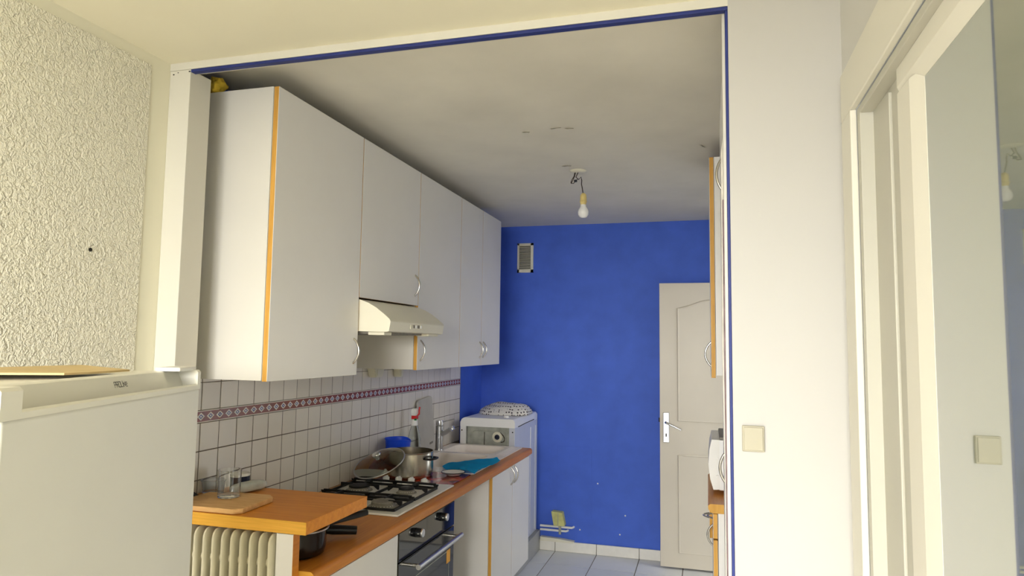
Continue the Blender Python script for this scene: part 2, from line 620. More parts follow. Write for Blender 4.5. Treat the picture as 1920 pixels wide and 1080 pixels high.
gd = struct('door_2', box(nb(), .352, .362, -.15, 1.60, 0.0, 2.073), 'door_frame_dimmed', 'white framed glazed door with shiny reflecting glass')
bm = nb()
box(bm, .318, .36, 1.575, 1.60, 0, 2.073, .002, 1)
box(bm, .318, .36, -.15, 1.575, 2.056, 2.073, .002, 1)
obj('door_lining', bm, 'door_frame_dimmed', gd)
obj('fixed_panel', box(nb(), .345, .353, 1.335, 1.575, 0, 2.056), 'door_frame_dimmed', gd)
bm = nb()
box(bm, .339, .346, 1.425, 1.455, 0, 2.045, .002, 2)
obj('cover_bead', bm, 'door_frame_dimmed', gd)
bm = nb()
prism(bm, [(.352, 1.34), (.333, 1.34), (.333, 1.265), (.3445, 1.222), (.352, 1.222)], 'z', 0, 2.01)
prism(bm, [(.352, 2.0555), (.333, 2.0555), (.333, 2.022), (.3445, 1.996), (.352, 1.996)], 'y', -.12, 1.34)
obj('leaf_frame', bm, 'trim_paint', gd, ang=12)
obj('glass_pane', box(nb(), .345, .3525, -.12, 1.23, .1, 2.002), 'door_glazing', gd)

# window wall behind the camera
bm = nb()
WX0, WX1, WZ0, WZ1 = -1.56, .22, .30, 2.17
box(bm, XL - .2, WX0, YW - .12, YW, 0, ZF + .05)
box(bm, WX1, XS + .12, YW - .12, YW, 0, ZF + .05)
box(bm, WX0, WX1, YW - .12, YW, 0, WZ0)
box(bm, WX0, WX1, YW - .12, YW, WZ1, ZF + .05)
struct('wall_front', bm, 'white_paint', 'wall with the big window behind the viewer')
bm = nb()
for x in (WX0, (WX0 + WX1) / 2 - .03, WX1 - .06):
    box(bm, x, x + .06, YW - .1, YW - .04, WZ0, WZ1)
for z in (WZ0, WZ1 - .06):
    box(bm, WX0, WX1, YW - .1, YW - .04, z, z + .06)
struct('window_1', bm, 'plastic_white', 'white frame of the daylight window behind the viewer')

# ------------------------------------------------------------------ wall tiles
tw = struct('wall_tiling', box(nb(), XW - .008, XW - .0014, 1.862, 4.7242, .0, 1.78), 'grout', 'off-white square wall tiles with a diamond border above the worktop')
P = .0984
J0 = 2.1576
tile_mesh = None


def wall_tile(y, z):
    global tile_mesh
    if tile_mesh is None:
        s = P / 2 - .0011
        o = obj('tile', box(nb(), -.004, .0, -s + .0010, s - .0010, -s, s, .0010, 2), 'wall_tile_glaze', tw, local=True)
        tile_mesh = o
    else:
        o = tile_mesh.copy()
        COL.objects.link(o)
        o.parent = tw
    o.location = (XW + random.uniform(-.0006, .0004), y, z)
    o.rotation_euler = (0, random.uniform(-.006, .006), random.uniform(-.006, .006))


for i in range(-3, 26):
    yc = J0 + (i + .5) * P
    for k in range(4):
        wall_tile(yc, 1.2592 - (k + .5) * .1 + .0)
    wall_tile(yc, 1.3037 + .5 * P)
    wall_tile(yc, 1.3037 + 1.5 * P)
    if 2.5 < yc < 3.2:
        wall_tile(yc, 1.3037 + 2.5 * P)
        wall_tile(yc, 1.3037 + 3.5 * P)
bt = None
for i in range(-4, 26, 2):
    yc = J0 + (i + 1) * P
    if bt is None:
        o = obj('border_tile', box(nb(), -.004, .0, -P + .0009, P - .0009, -.0215, .0215, .0012, 2), 'border_tile_print', tw, local=True)
        bt = o
    else:
        o = bt.copy()
        COL.objects.link(o)
        o.parent = tw
    o.location = (XW + .0008, yc, (1.3037 + 1.2592) / 2)

# skirting tiles on the back wall
bs = struct('baseboard_back', box(nb(), -1.24, XR, YB - .006, YB, 0, .074), 'grout', 'white tiled skirting under the blue wall')
sk = None
x1 = -0.497 + PT * 2
for i in range(5):
    a, c = x1 - PT * (i + 1) + .002, x1 - PT * i - .002
    if sk is None:
        sk = o = obj('skirting_tile', box(nb(), -(c - a) / 2, (c - a) / 2, -.012, 0, 0, .075, .002, 2), 'enamel_white', bs, local=True)
    else:
        o = sk.copy()
        COL.objects.link(o)
        o.parent = bs
    o.location = ((a + c) / 2, YB - .004, 0.001)

# ------------------------------------------------------------------ open panel door at the back
door = struct('door_1', box(nb(), -.335, .365, 5.062, 5.10, .012, 2.015, .003, 2), 'door_paint', 'cream panelled kitchen door standing open in front of the blue wall')


def molding(pts):
    bm_ = nb()
    tube(bm_, pts, .009, 8, closed=True)
    return bm_


def door_panel(z0, z1, arch):
    x0, x1_ = -.203, .245
    pts = [(x0, 5.062, z0), (x1_, 5.062, z0), (x1_, 5.062, z1)]
    n = 14
    for i in range(1, n):
        s = i / n
        x = x1_ + (x0 - x1_) * s
        pts.append((x, 5.062, z1 + arch * (math.sin(math.pi * s) ** 2)))
    pts.append((x0, 5.062, z1))
    fine = []
    for i, p in enumerate(pts):
        fine.append(p)
    return fine


for (z0, z1, ar) in ((1.03, 1.83, .055), (.118, .788, .0)):
    pts = door_panel(z0, z1, ar)
    obj('panel_molding', molding(pts), 'door_paint', door)
    bm = nb()
    face = [bm.verts.new((p[0], 5.0585, p[2])) for p in pts]
    bm.faces.new(face)
    bmesh.ops.inset_region(bm, faces=bm.faces[:], thickness=.04, depth=0)
    bmesh.ops.solidify(bm, geom=bm.faces[:], thickness=-.003)
    obj('door_panel', bm, 'door_paint', door)
hp = obj('handle_plate', box(nb(), -.312, -.268, 5.052, 5.062, .873, 1.085, .004, 2), 'steel_brushed', door)
bm = nb()
tube(bm, [(-.290, 5.056, 1.018), (-.290, 5.012, 1.018), (-.283, 5.006, 1.015), (-.24, 5.004, .997), (-.185, 5.006, .972)], [.010, .009, .008, .0075, .0065], 10)
obj('lever', bm, 'chrome', hp)
obj('keyhole', box(nb(), -.294, -.286, 5.0508, 5.053, .915, .938), 'dark_void', hp)
obj('latch', box(nb(), -.343, -.332, 5.07, 5.088, 1.015, 1.045, .001, 1), 'dark_void', door)

# ------------------------------------------------------------------ cabinets
DT = .02        # door thickness


def carcass(x0, x1, y0, y1, z0, z1, t=.016):
    bm_ = nb()
    box(bm_, x0, x1, y0, y0 + t, z0, z1)
    box(bm_, x0, x1, y1 - t, y1, z0, z1)
    box(bm_, x0, x1, y0 + t, y1 - t, z0, z0 + t)
    box(bm_, x0, x1, y0 + t, y1 - t, z1 - t, z1)
    box(bm_, x0, x0 + .006, y0 + t, y1 - t, z0 + t, z1 - t)
    return bm_


def door_front(root, xf, y0, y1, z0, z1, sgn, handle=None, name='door'):
    """sgn +1: front faces +X and its face lies at xf"""
    g = .0026
    a, c = sorted((xf, xf - sgn * DT))
    bm_ = box(nb(), a, c, y0 + g, y1 - g, z0, z1, .0012, 1)
    front_mats(bm_, 0)
    dr = obj(name, bm_, ['laminate', 'edge_wood'], root)
    if handle:
        hy0, hz0, hy1, hz1 = handle
        bm_ = bow(nb(), (xf - sgn * .001, hy0, hz0), (xf - sgn * .001, hy1, hz1), (sgn, 0, 0), .026)
        obj('handle', bm_, 'handle_nickel', dr)
    return dr


UX = -1.3852
UY = 1.9387
ZT, ZB = 2.414, 1.4227


def upper(name, label, y0, y1, z0, doors, group='white wall cabinets over the worktop'):
    r = thing(name, label, 'cabinet', ((XW + UX) / 2, (y0 + y1) / 2, z0), 0, group)
    obj('body', carcass(XW + .001, UX - DT - .001, y0 + .0005, y1 - .0005, z0, ZT), 'laminate_dimmed', r)
    for (a, c, hd) in doors:
        door_front(r, UX, a, c, z0 - .003, ZT, 1, hd)
    return r


upper('wall_cabinet', 'wide white wall cabinet nearest the opening, oak edged door', UY, UY + .6, ZB, [(UY, UY + .6, (UY + .565, 1.468, UY + .565, 1.568))])
upper('wall_cabinet', 'short white wall cabinet directly above the cooker hood', UY + .6, UY + 1.2, 1.742, [(UY + .6, UY + 1.2, (UY + 1.155, 1.785, UY + 1.155, 1.888))])
upper('wall_cabinet', 'single-door white wall cabinet just beyond the cooker hood', UY + 1.2, UY + 1.8, ZB, [(UY + 1.2, UY + 1.8, (UY + 1.24, 1.466, UY + 1.24, 1.568))])
upper('wall_cabinet', 'narrow two-door white wall cabinet nearest the blue wall', UY + 1.8, UY + 2.6, ZB,
      [(UY + 1.8, UY + 2.2, (UY + 2.165, 1.468, UY + 2.165, 1.568)), (UY + 2.2, UY + 2.6, (UY + 2.235, 1.468, UY + 2.235, 1.568))])

# cooker hood
hy0, hy1 = UY + .606, UY + 1.194
r = thing('cooker_hood', 'cream visor cooker hood between two white wall cabinets', 'hood', (-1.5, (hy0 + hy1) / 2, 1.60))
prof = [(XW + .002, 1.605), (-1.262, 1.597), (-1.250, 1.600), (-1.243, 1.640), (-1.248, 1.650), (-1.275, 1.672), (-1.31, 1.697), (-1.345, 1.716), (-1.385, 1.7305), (-1.42, 1.738), (XW + .002, 1.738)]
obj('shell', prism(nb(), prof, 'y', hy0, hy1), 'hood_cream', r, ang=30)
cp = obj('control_panel', box(nb(), -1.2475, -1.2435, 2.745, 2.885, 1.6125, 1.6375, .001, 1), 'plastic_cream', r)
for k in range(4):
    y = 2.765 + k * .026
    obj('slider', box(nb(), -1.2445, -1.239, y, y + .014, 1.618, 1.632, .001, 1), 'plastic_white' if k % 2 else 'burner_grey', cp)
obj('grease_filter', box(nb(), -1.68, -1.30, hy0 + .04, hy1 - .04, 1.590, 1.600), 'burner_grey', r)
obj('lamp_cover', box(nb(), -1.36, -1.285, hy0 + .03, hy0 + .10, 1.584, 1.598, .003, 2), 'plastic_cream', r)
obj('lamp_cover', box(nb(), -1.33, -1.265, hy1 - .14, hy1 - .02, 1.586, 1.598, .003, 2), 'plastic_cream', r)

# base run ------------------------------------------------------------------
BX = -1.16
CZ = .86
r = thing('base_cabinet', 'white base unit with a plain door left of the built-in oven', 'cabinet', (-1.44, 2.19, 0))
obj('body', carcass(XW + .01, BX - DT - .001, 1.968, 2.495, .13, .818), 'laminate', r)
door_front(r, BX, 1.966, 2.495, .135, .812, 1)
obj('plinth', box(nb(), -1.255, -1.24, 1.97, 2.49, 0.001, .13), 'grey_plinth', r)
o = obj('filler_panel', box(nb(), BX - .02, BX, 1.880, 1.965, .001, .817, .001, 1), 'laminate')
tag(centred(o), 'narrow white filler strip between the support leg and the base unit', 'panel')

r = thing('base_cabinet', 'white two-door base cabinet below the sink, oak edged doors', 'cabinet', (-1.44, 4.12, 0))
obj('body', carcass(XW + .01, BX - DT - .001, 3.705, 4.525, .15, .66), 'laminate', r)
obj('side_panel', box(nb(), XW + .01, BX - DT - .001, 3.705, 3.721, .66, .818), 'laminate', r)
obj('side_panel', box(nb(), XW + .01, BX - DT - .001, 4.509, 4.525, .66, .818), 'laminate', r)
door_front(r, BX, 3.705, 4.115, .135, .812, 1, (4.078, .703, 4.078, .812 - .004))
door_front(r, BX, 4.115, 4.525, .135, .812, 1, (4.152, .703, 4.152, .812 - .004))
obj('plinth', box(nb(), -1.255, -1.24, 3.71, 4.53, 0.001, .15), 'grey_plinth', r)

# white leg board under the raised slab
bm = box(nb(), -1.256, -1.197, 1.84, 1.874, 0.001, .975, .0008, 1)
bm.normal_update()
for f_ in bm.faces:
    f_.material_index = 1 if f_.normal.x > .7 else 0
o = obj('support_leg', bm, ['laminate_plain', 'worktop_wood'])
tag(centred(o), 'white support board with brown side edge under the raised wooden slab', 'leg')

# worktop with the sink cut-out
r = thing('worktop', 'long brown wood-effect worktop carrying the gas hob and sink', 'worktop', (-1.44, 3.2, CZ - .04))
bm = nb()
HX0, HX1, HY0, HY1 = -1.675, -1.285, 3.60, 4.50
box(bm, XW + .001, HX0, 1.918, 4.54, CZ - .04, CZ)
box(bm, HX0, HX1, 1.918, HY0, CZ - .04, CZ)
box(bm, HX0, HX1, HY1, 4.54, CZ - .04, CZ)
prof = [(HX1, CZ - .04), (-1.151, CZ - .04), (-1.145, CZ - .034), (-1.145, CZ - .016)]
for i in range(1, 7):
    a = math.radians(90 * i / 6)
    prof.append((-1.161 + .016 * math.cos(a), CZ - .016 + .016 * math.sin(a)))
prof += [(HX1, CZ)]
prism(bm, prof, 'y', 1.918, 4.54)
prism(bm, [(-1.257, p[1]) if p[0] <= HX1 else p for p in prof], 'y', 1.876, 1.918)
obj('board', bm, 'worktop_wood', r, ang=50)
bm = nb()
pr2 = [(-1.257, CZ - .039)] + [(p[0] if p[0] > HX1 else p[0], p[1]) for p in prof[1:-1]] + [(-1.257, CZ - .0005)]
prism(bm, pr2, 'y', 1.8752, 1.8762)
obj('end_band', bm, 'slab_edge_wood', r)

# board closing the end of the worktop behind the radiator
o = obj('end_board', box(nb(), XW + .002, -1.2575, 1.902, 1.916, 0.001, .975, .0008, 1), 'laminate_plain')
tag(centred(o), 'white end board behind the ribbed radiator', 'panel')

# raised slab
r = thing('raised_slab', 'thick square wooden slab raised over the near end of the worktop', 'shelf', (-1.44, 2.03, .976))
bm = box(nb(), XW + .002, -1.156, 1.840, 2.222, .976, 1.014, .001, 1)
bm.normal_update()
for f_ in bm.faces:
    f_.material_index = 1 if f_.normal.y < -.7 else 0
obj('board', bm, ['slab_wood', 'slab_edge_wood'], r)
bm = nb()
box(bm, XW + .004, XW + .022, 1.925, 2.222, CZ + .001, .976)
obj('rear_support', bm, 'laminate_plain', r)

# radiator under the slab
r = thing('column_radiator', 'cream ribbed radiator standing under the raised wooden slab', 'radiator', (-1.48, 1.862, 0.001))
fm = None
k = 0
x = -1.272
while x > -1.70:
    if fm is None:
        prof = []
        for (cy, cz, a0) in ((1.873, .940, 0), (1.851, .940, 90), (1.851, .16, 180), (1.873, .16, 270)):
            for i in range(6):
                a = math.radians(a0 + 90 * i / 5)
                prof.append((cy + .024 * math.cos(a), cz + .030 * math.sin(a)))
        bm = nb()
        w_ = .0045
        A = [bm.verts.new((-.003, p[0], p[1])) for p in prof]
        Bv = [bm.verts.new((.003, p[0], p[1])) for p in prof]
        Cc = [bm.verts.new((0.0095, 1.862 + (p[0] - 1.862) * .72, .5425 + (p[1] - .5425) * .95)) for p in prof]
        Dd = [bm.verts.new((-.0095, 1.862 + (p[0] - 1.862) * .72, .5425 + (p[1] - .5425) * .95)) for p in prof]
        n = len(prof)
        for i in range(n):
            j = (i + 1) % n
            bm.faces.new((A[i], Bv[i], Bv[j], A[j]))
            bm.faces.new((Bv[i], Cc[i], Cc[j], Bv[j]))
            bm.faces.new((Dd[i], A[i], A[j], Dd[j]))
        bm.faces.new(Cc)
        bm.faces.new(list(reversed(Dd)))
        bm.transform(Matrix.Translation((x, 0, 0)))
        fm = o = obj('fin', bm, 'radiator_enamel', r, ang=50)
        x0f = x
    else:
        o = fm.copy()
        COL.objects.link(o)
        o.parent = r
        o.location = (x - x0f, 0, 0)
    k += 1
    x -= .0335
for z in (.88, .20):
    obj('header_pipe', tube(nb(), [(-1.70, 1.862, z), (-1.268, 1.862, z)], .014, 10), 'radiator_enamel', r)
for xx in (-1.66, -1.33):
    obj('foot', box(nb(), xx - .012, xx + .012, 1.842, 1.882, 0.001, .2), 'radiator_enamel', r)

# built-in oven
r = thing('built_in_oven', 'black glass built-in oven with steel handle below the gas hob', 'oven', (-1.44, 2.81, .215))
OY0, OY1 = 2.505, 3.108
obj('casing', box(nb(), XW + .05, BX - .021, OY0 + .01, OY1 - .01, .216, .806), 'galvanised', r)
cpn = obj('control_panel', box(nb(), BX - .022, BX, OY0, OY1, .702, .812, .002, 2), 'oven_panel', r)
for y in (2.673, 2.948):
    bm = lathe(nb(), [(0, 0), (.018, 0), (.019, .004), (.0175, .018), (.017, .022)], (BX, y, .775), 24, lathe_m)
    kn = obj('knob', bm, 'plastic_black', cpn)
    obj('knob_cap', lathe(nb(), [(.0165, 0), (.0172, .003), (.016, .008), (0, .009)], (BX + .0215, y, .775), 24, lathe_m), 'steel_brushed', kn)
    obj('pointer_mark', box(nb(), BX + .010, BX + .0185, y - .0195, y - .0185, .774, .7765), 'plastic_white', kn)
od = obj('door', box(nb(), BX - .022, BX, OY0, OY1, .225, .697, .002, 2), 'oven_glass', r)
bm = nb()
for (a, c, z0, z1) in ((OY0 + .06, OY1 - .06, .60, .603), (OY0 + .06, OY1 - .06, .29, .293), (OY0 + .06, OY0 + .063, .29, .603), (OY1 - .063, OY1 - .06, .29, .603)):
    box(bm, BX - .001, BX + .0008, a, c, z0, z1)
obj('window_outline', bm, 'galvanised', od)
hd = obj('handle_bar', tube(nb(), [(BX + .05, OY0 + .075, .668), (BX + .05, OY1 - .03, .668)], .011, 14), 'steel_brushed', od)
for y in (OY0 + .095, OY1 - .06):
    obj('stand_off', tube(nb(), [(BX, y, .668), (BX + .045, y, .668)], .0075, 10), 'chrome', hd)
obj('sticker', box(nb(), BX - .0005, BX + .001, 3.018, 3.062, .548, .606), 'sticker_amber', od)
o = obj('oven_housing', carcass(XW + .03, BX - .024, OY0 - .008, OY1 + .006, .13, .816, .008), 'laminate')
bm = nb()
tag(centred(o), 'white housing panels around the black built-in oven', 'cabinet')

# waste pipe in the open bay
o = obj('waste_pipe', tube(nb(), [(XW + .03, 3.16, .52), (XW + .035, 3.40, .50), (XW + .04, 3.695, .47)], .018, 12), 'plastic_white')
tag(o, 'white waste pipe in the open bay beside the oven', 'pipe')

# gas hob ------------------------------------------------------------------
r = thing('gas_hob', 'white enamel four-burner gas hob with black pan supports', 'hob', (-1.45, 2.86, CZ))
gx0, gx1, gy0, gy1 = -1.705, -1.192, 2.555, 3.185
bm = box(nb(), gx0, gx1, gy0, gy1, CZ + .0005, CZ + .009, .003, 2)
obj('enamel_plate', bm, 'enamel_white', r)
zt = CZ + .009
for (x, y, rr, dark) in ((-1.565, 2.925, .050, 1), (-1.335, 2.945, .038, 1), (-1.315, 2.672, .052, 0), (-1.57, 2.665, .036, 0)):
    bm = lathe(nb(), [(rr * 1.25, 0), (rr * 1.22, .003), (rr * 1.02, .004), (rr * .98, .014), (rr * .9, .016), (0, .016)], (x, y, zt), 32)
    br = obj('burner', bm, 'burner_grey', r)
    bm = lathe(nb(), [(rr * .93, .016), (rr * .96, .019), (rr * .93, .024), (rr * .8, .0255), (0, .026)], (x, y, zt), 32)
    obj('burner_cap', bm, 'iron_black' if dark else 'burner_grey', br)
    bm = nb()
    for q in range(24):
        a = q * math.pi / 12
        c_, s_ = math.cos(a), math.sin(a)
        tube(bm, [(x + rr * .965 * c_, y + rr * .965 * s_, zt + .0075), (x + rr * 1.005 * c_, y + rr * 1.005 * s_, zt + .0075)], .0022, 4)
    obj('flame_ports', bm, 'enamel_white', br)


def bar(bm_, a, c, wdt=.008, hgt=.010):
    a, c = Vector(a), Vector(c)
    d_ = (c - a).normalized()
    n_ = Vector((-d_.y, d_.x, 0)).normalized() * wdt / 2
    vs = [bm_.verts.new(p + s * n_ + Vector((0, 0, q))) for p in (a, c) for q in (-hgt / 2, hgt / 2) for s in (-1, 1)]
    for q in ((0, 1, 3, 2), (4, 6, 7, 5), (0, 4, 5, 1), (2, 3, 7, 6), (0, 2, 6, 4), (1, 5, 7, 3)):
        bm_.faces.new([vs[i] for i in q])


for (y0, y1, ys) in ((2.60, 2.785, 2.668), (2.80, 3.06, 2.935)):
    bm = nb()
    zg = zt + .022
    zl = zt + .006
    # low frame
    for (a, c) in (((gx0 + .035, y0, zl), (gx1 - .04, y0, zl)), ((gx0 + .035, y1, zl), (gx1 - .04, y1, zl)), ((gx0 + .035, y0, zl), (gx0 + .035, y1, zl)), ((gx1 - .04, y0, zl), (gx1 - .04, y1, zl)), ((-1.448, y0, zl), (-1.448, y1, zl))):
        bar(bm, a, c)
    fr = obj('pan_support', bm, 'iron_black', r)
    bm = nb()
    bar(bm, (gx0 + .04, y1, zg), (gx1 - .045, y1, zg), .007, .010)
    for xx in (gx0 + .04, -1.448, gx1 - .045):
        prism(bm, [(xx - .006, zl), (xx + .006, zl), (xx + .014, zg), (xx - .014, zg)], 'y', y1 - .0035, y1 + .0035)
    obj('raised_rail', bm, 'iron_black', fr)
    for bx in (-1.567, -1.325):
        for (dx, dy) in ((1, 0), (-1, 0), (0, 1)):
            bm = nb()
            L0, L1 = .036, .098 if dx else (abs((y1 if dy > 0 else y0) - ys) - .002)
            a = Vector((bx + dx * L0, ys + dy * L0, zg + .003))
            c = Vector((bx + dx * L1, ys + dy * L1, zg + .003))
            bar(bm, a, c, .006, .008)
            d_ = Vector((dx, dy, 0))
            e = c - d_ * .006
            vs = []
            nn = Vector((-dy, dx, 0)) * .003
            for (p, z) in ((e - d_ * .022, zg), (c, zg), (c, zl), (e, zl)):
                vs.append((bm.verts.new((p.x + nn.x, p.y + nn.y, z)), bm.verts.new((p.x - nn.x, p.y - nn.y, z))))
            bm.faces.new([v_[0] for v_ in vs])
            bm.faces.new([v_[1] for v_ in reversed(vs)])
            for i in range(4):
                j = (i + 1) % 4
                bm.faces.new((vs[i][0], vs[i][1], vs[j][1], vs[j][0]))
            obj('prong', bm, 'iron_black', fr)
for x in (-1.527, -1.460, -1.392, -1.324):
    bm = lathe(nb(), [(.0205, 0), (.021, .003), (.017, .005), (.0155, .009), (.0165, .026), (.015, .028), (0, .0285)], (x, 3.125, zt), 24)
    kb = obj('knob', bm, 'plastic_white', r)
    obj('grip', box(nb(), x - .0045, x + .0045, 3.110, 3.140, zt + .026, zt + .034, .001, 1), 'plastic_white', kb)

# trivet, pot, lid, saucer
bm = box(nb(), -1.62, -1.21, 3.192, 3.478, CZ + .001, CZ + .007, .002, 2)
o = obj('glass_trivet', bm, 'trivet_print')
tag(centred(o), 'dark red printed glass board lying between hob and sink', 'board')

pc = Vector((-1.50, 3.335, CZ + .008))
r = thing('cooking_pot', 'shiny stainless steel cooking pot beside the gas hob knobs', 'pot', pc)
bm = lathe(nb(), [(0, 0), (.118, 0), (.124, .006), (.125, .02), (.125, .122), (.129, .126), (.129, .128), (.122, .128), (.120, .02), (.113, .009), (0, .009)], pc, 40)
obj('body', bm, 'steel', r)
for (a0) in (math.radians(-10), math.radians(170)):
    d_ = Vector((math.cos(a0), math.sin(a0), 0))
    s_ = Vector((-math.sin(a0), math.cos(a0), 0))
    c = pc + Vector((0, 0, .098))
    bm = tube(nb(), [c + d_ * .123 - s_ * .04, c + d_ * .150 - s_ * .036, c + d_ * .158 - s_ * .01, c + d_ * .158 + s_ * .01, c + d_ * .150 + s_ * .036, c + d_ * .123 + s_ * .04], .006, 8)
    obj('handle', bm, 'plastic_black', r)

lc = Vector((-1.574, 3.142, .958))
ln = Vector((-.16, -.42, .89)).normalized()
rot = ln.to_track_quat('Z', 'Y').to_matrix()
r = thing('pot_lid', 'round glass pot lid leaning against the steel cooking pot', 'lid', lc)
obj('glass', lathe(nb(), [(.128, -.002), (.10, .010), (.05, .019), (0, .021), (0, .024), (.05, .022), (.10, .013), (.128, .001)], lc, 40, rot), 'lid_glass', r)
ring = [lc + rot @ Vector((.129 * math.cos(a * math.pi / 24), .129 * math.sin(a * math.pi / 24), 0)) for a in range(48)]
obj('steel_rim', tube(nb(), ring, .0032, 8, closed=True), 'steel_brushed', r)
bm = lathe(nb(), [(0, .022), (.012, .023), (.011, .034), (.021, .040), (.022, .052), (.017, .057), (0, .058)], lc, 24, rot)
obj('knob', bm, 'chrome', r)

r = thing('small_saucer', 'small white dish with dark rim on the red board by the sink', 'dish', (-1.285, 3.415, CZ + .008))
obj('dish', lathe(nb(), [(0, 0), (.032, 0), (.036, .004), (.060, .017), (.062, .018), (.060, .019), (.034, .008), (0, .006)], (-1.285, 3.415, CZ + .008), 28), 'saucer_white', r)
ring = [Vector((-1.285 + .061 * math.cos(a * math.pi / 16), 3.415 + .061 * math.sin(a * math.pi / 16), CZ + .026)) for a in range(32)]
obj('dark_rim', tube(nb(), ring, .0022, 6, closed=True), 'plastic_black', r)

# sink ------------------------------------------------------------------
r = thing('kitchen_sink', 'beige composite double-bowl sink set into the worktop', 'sink', (-1.47, 4.03, CZ))
bm = nb()
sz = CZ + .006
outer = rrect(-1.715, -1.205, 3.500, 4.525, .025)
bowls = [(rrect(-1.655, -1.305, 3.625, 4.115, .06), .17), (rrect(-1.655, -1.305, 4.165, 4.485, .06), .13)]


def loop(pts, z):
    vs = [bm.verts.new((p[0], p[1], z)) for p in pts]
    es = [bm.edges.new((vs[i], vs[(i + 1) % len(vs)])) for i in range(len(vs))]
    return vs, es


ov, oe = loop(outer, sz)
alle = list(oe)
bl = []
for pts, dep in bowls:
    v2, e2 = loop(pts, sz)
    bl.append((v2, pts, dep))
    alle += e2
bmesh.ops.triangle_fill(bm, use_beauty=True, use_dissolve=False, edges=alle)
o2 = [bm.verts.new((p[0], p[1], CZ + .0005)) for p in outer]
for i in range(len(ov)):
    j = (i + 1) % len(ov)
    bm.faces.new((ov[i], o2[i], o2[j], ov[j]))
obj('rim', bm, 'sink_composite', r, ang=30)
for pts, dep in bowls:
    bm = nb()
    cx = sum(p[0] for p in pts) / len(pts)
    cy = sum(p[1] for p in pts) / len(pts)
    prevr = None
    for s, z in ((1.0, sz), (.985, sz - .006), (.965, sz - .03), (.93, sz - dep + .03), (.88, sz - dep + .008), (.80, sz - dep), (.15, sz - dep - .004)):
        rg = [bm.verts.new((cx + (p[0] - cx) * s, cy + (p[1] - cy) * s, z)) for p in pts]
        if prevr:
            for i in range(len(rg)):
                j = (i + 1) % len(rg)
                bm.faces.new((prevr[i], prevr[j], rg[j], rg[i]))
        prevr = rg
    bm.faces.new(prevr)
    bw = obj('bowl', bm, 'sink_composite', r, ang=50)
    obj('drain', lathe(nb(), [(0, 0), (.04, 0), (.042, .002), (.036, .004), (.02, .001), (0, .001)], (cx, cy, sz - dep - .003), 24), 'steel_brushed', bw)
    if dep > .15:
        m90 = Matrix.Rotation(math.radians(90), 3, 'X')
        obj('overflow', lathe(nb(), [(0, .001), (.009, .001), (.009, .004), (.012, .005), (.013, .002), (.013, 0)], (cx + .015, cy + .229, sz - .052), 20, m90), 'wire_brown', bw)
bm = nb()
for k in range(6):
    x = -1.222 - k * .011
    box(bm, x - .002, x + .002, 4.14, 4.47, sz - .0005, sz + .0018)
obj('ribbing', bm, 'sink_composite', r)

# tap
fx, fy, fz = -1.684, 4.205, sz
r = thing('kitchen_tap', 'brushed steel single-lever mixer tap behind the double sink', 'tap', (fx, fy, fz))
obj('column', lathe(nb(), [(.027, 0), (.027, .004), (.0245, .006), (.0245, .155), (0, .155)], (fx, fy, fz), 28), 'steel_brushed', r)
tp_ = obj('lever_head', lathe(nb(), [(.0235, .157), (.0245, .160), (.0245, .186), (.022, .19), (0, .191)], (fx, fy, fz), 28), 'chrome', r)
obj('lever', tube(nb(), [(fx + .018, fy, fz + .180), (fx + .055, fy - .004, fz + .190), (fx + .108, fy - .01, fz + .204)], [.0045, .0035, .003], 8), 'steel_brushed', tp_)
sp_ = obj('spout', tube(nb(), [(fx + .008, fy, fz + .098), (fx + .05, fy - .01, fz + .118), (fx + .092, fy - .02, fz + .142)], [.016, .0155, .015], 14), 'steel_brushed', r)
obj('aerator', tube(nb(), [(fx + .090, fy - .0195, fz + .141), (fx + .100, fy - .022, fz + .147), (fx + .101, fy - .022, fz + .139)], [.0165, .0165, .014], 14), 'chrome', sp_)

# grey board leaning on the tiles
r = thing('leaning_board', 'worn grey chopping board leaning on the tiles behind the sink', 'board', (-1.70, 4.03, sz))
bm = nb()
prof = rrect(-.115, .115, 0, .345, .03, 5)
prof = [p for p in prof]
prism(bm, prof, 'x', -.0045, .0045)
rotb = Matrix.Translation((-1.702, 4.06, sz + .001)) @ Matrix.Rotation(math.radians(-3.2), 4, 'Y') @ Matrix.Rotation(math.radians(5), 4, 'X')
bm.transform(rotb)
obj('board', bm, 'grey_board', r)
bm = box(nb(), .0042, .0052, .03, .085, .045, .058)
bm.transform(rotb)
obj('grip_slot', bm, 'burner_grey', r)

# spray bottle
bx, by = -1.665, 3.765
r = thing('spray_bottle', 'clear spray bottle with white and red trigger head near the tap', 'bottle', (bx, by, sz))
obj('bottle', lathe(nb(), [(0, 0), (.036, 0), (.040, .006), (.040, .10), (.038, .13), (.028, .175), (.018, .205), (.016, .215), (.0145, .215), (.0165, .204), (.0265, .174), (.036, .13), (.038, .10), (.038, .008), (0, .004)], (bx, by, sz), 28), 'clear_plastic', r)
obj('collar', lathe(nb(), [(.0185, .205), (.0195, .21), (.018, .238), (.013, .242), (0, .242)], (bx, by, sz), 20), 'plastic_white', r)
hd_ = nb()
prism(hd_, [(by - .020, sz + .262), (by + .018, sz + .262), (by + .020, sz + .285), (by + .015, sz + .303), (by - .002, sz + .308), (by - .022, sz + .300), (by - .026, sz + .280)], 'x', bx - .014, bx + .014)
bmesh.ops.bevel(hd_, geom=hd_.edges[:], offset=.003, segments=2, affect='EDGES')
hh = obj('spray_head', hd_, 'plastic_white', r)
bm = box(nb(), bx - .015, bx + .015, by - .018, by + .018, sz + .243, sz + .264, .002, 2)
obj('red_ring', bm, 'plastic_red', hh)
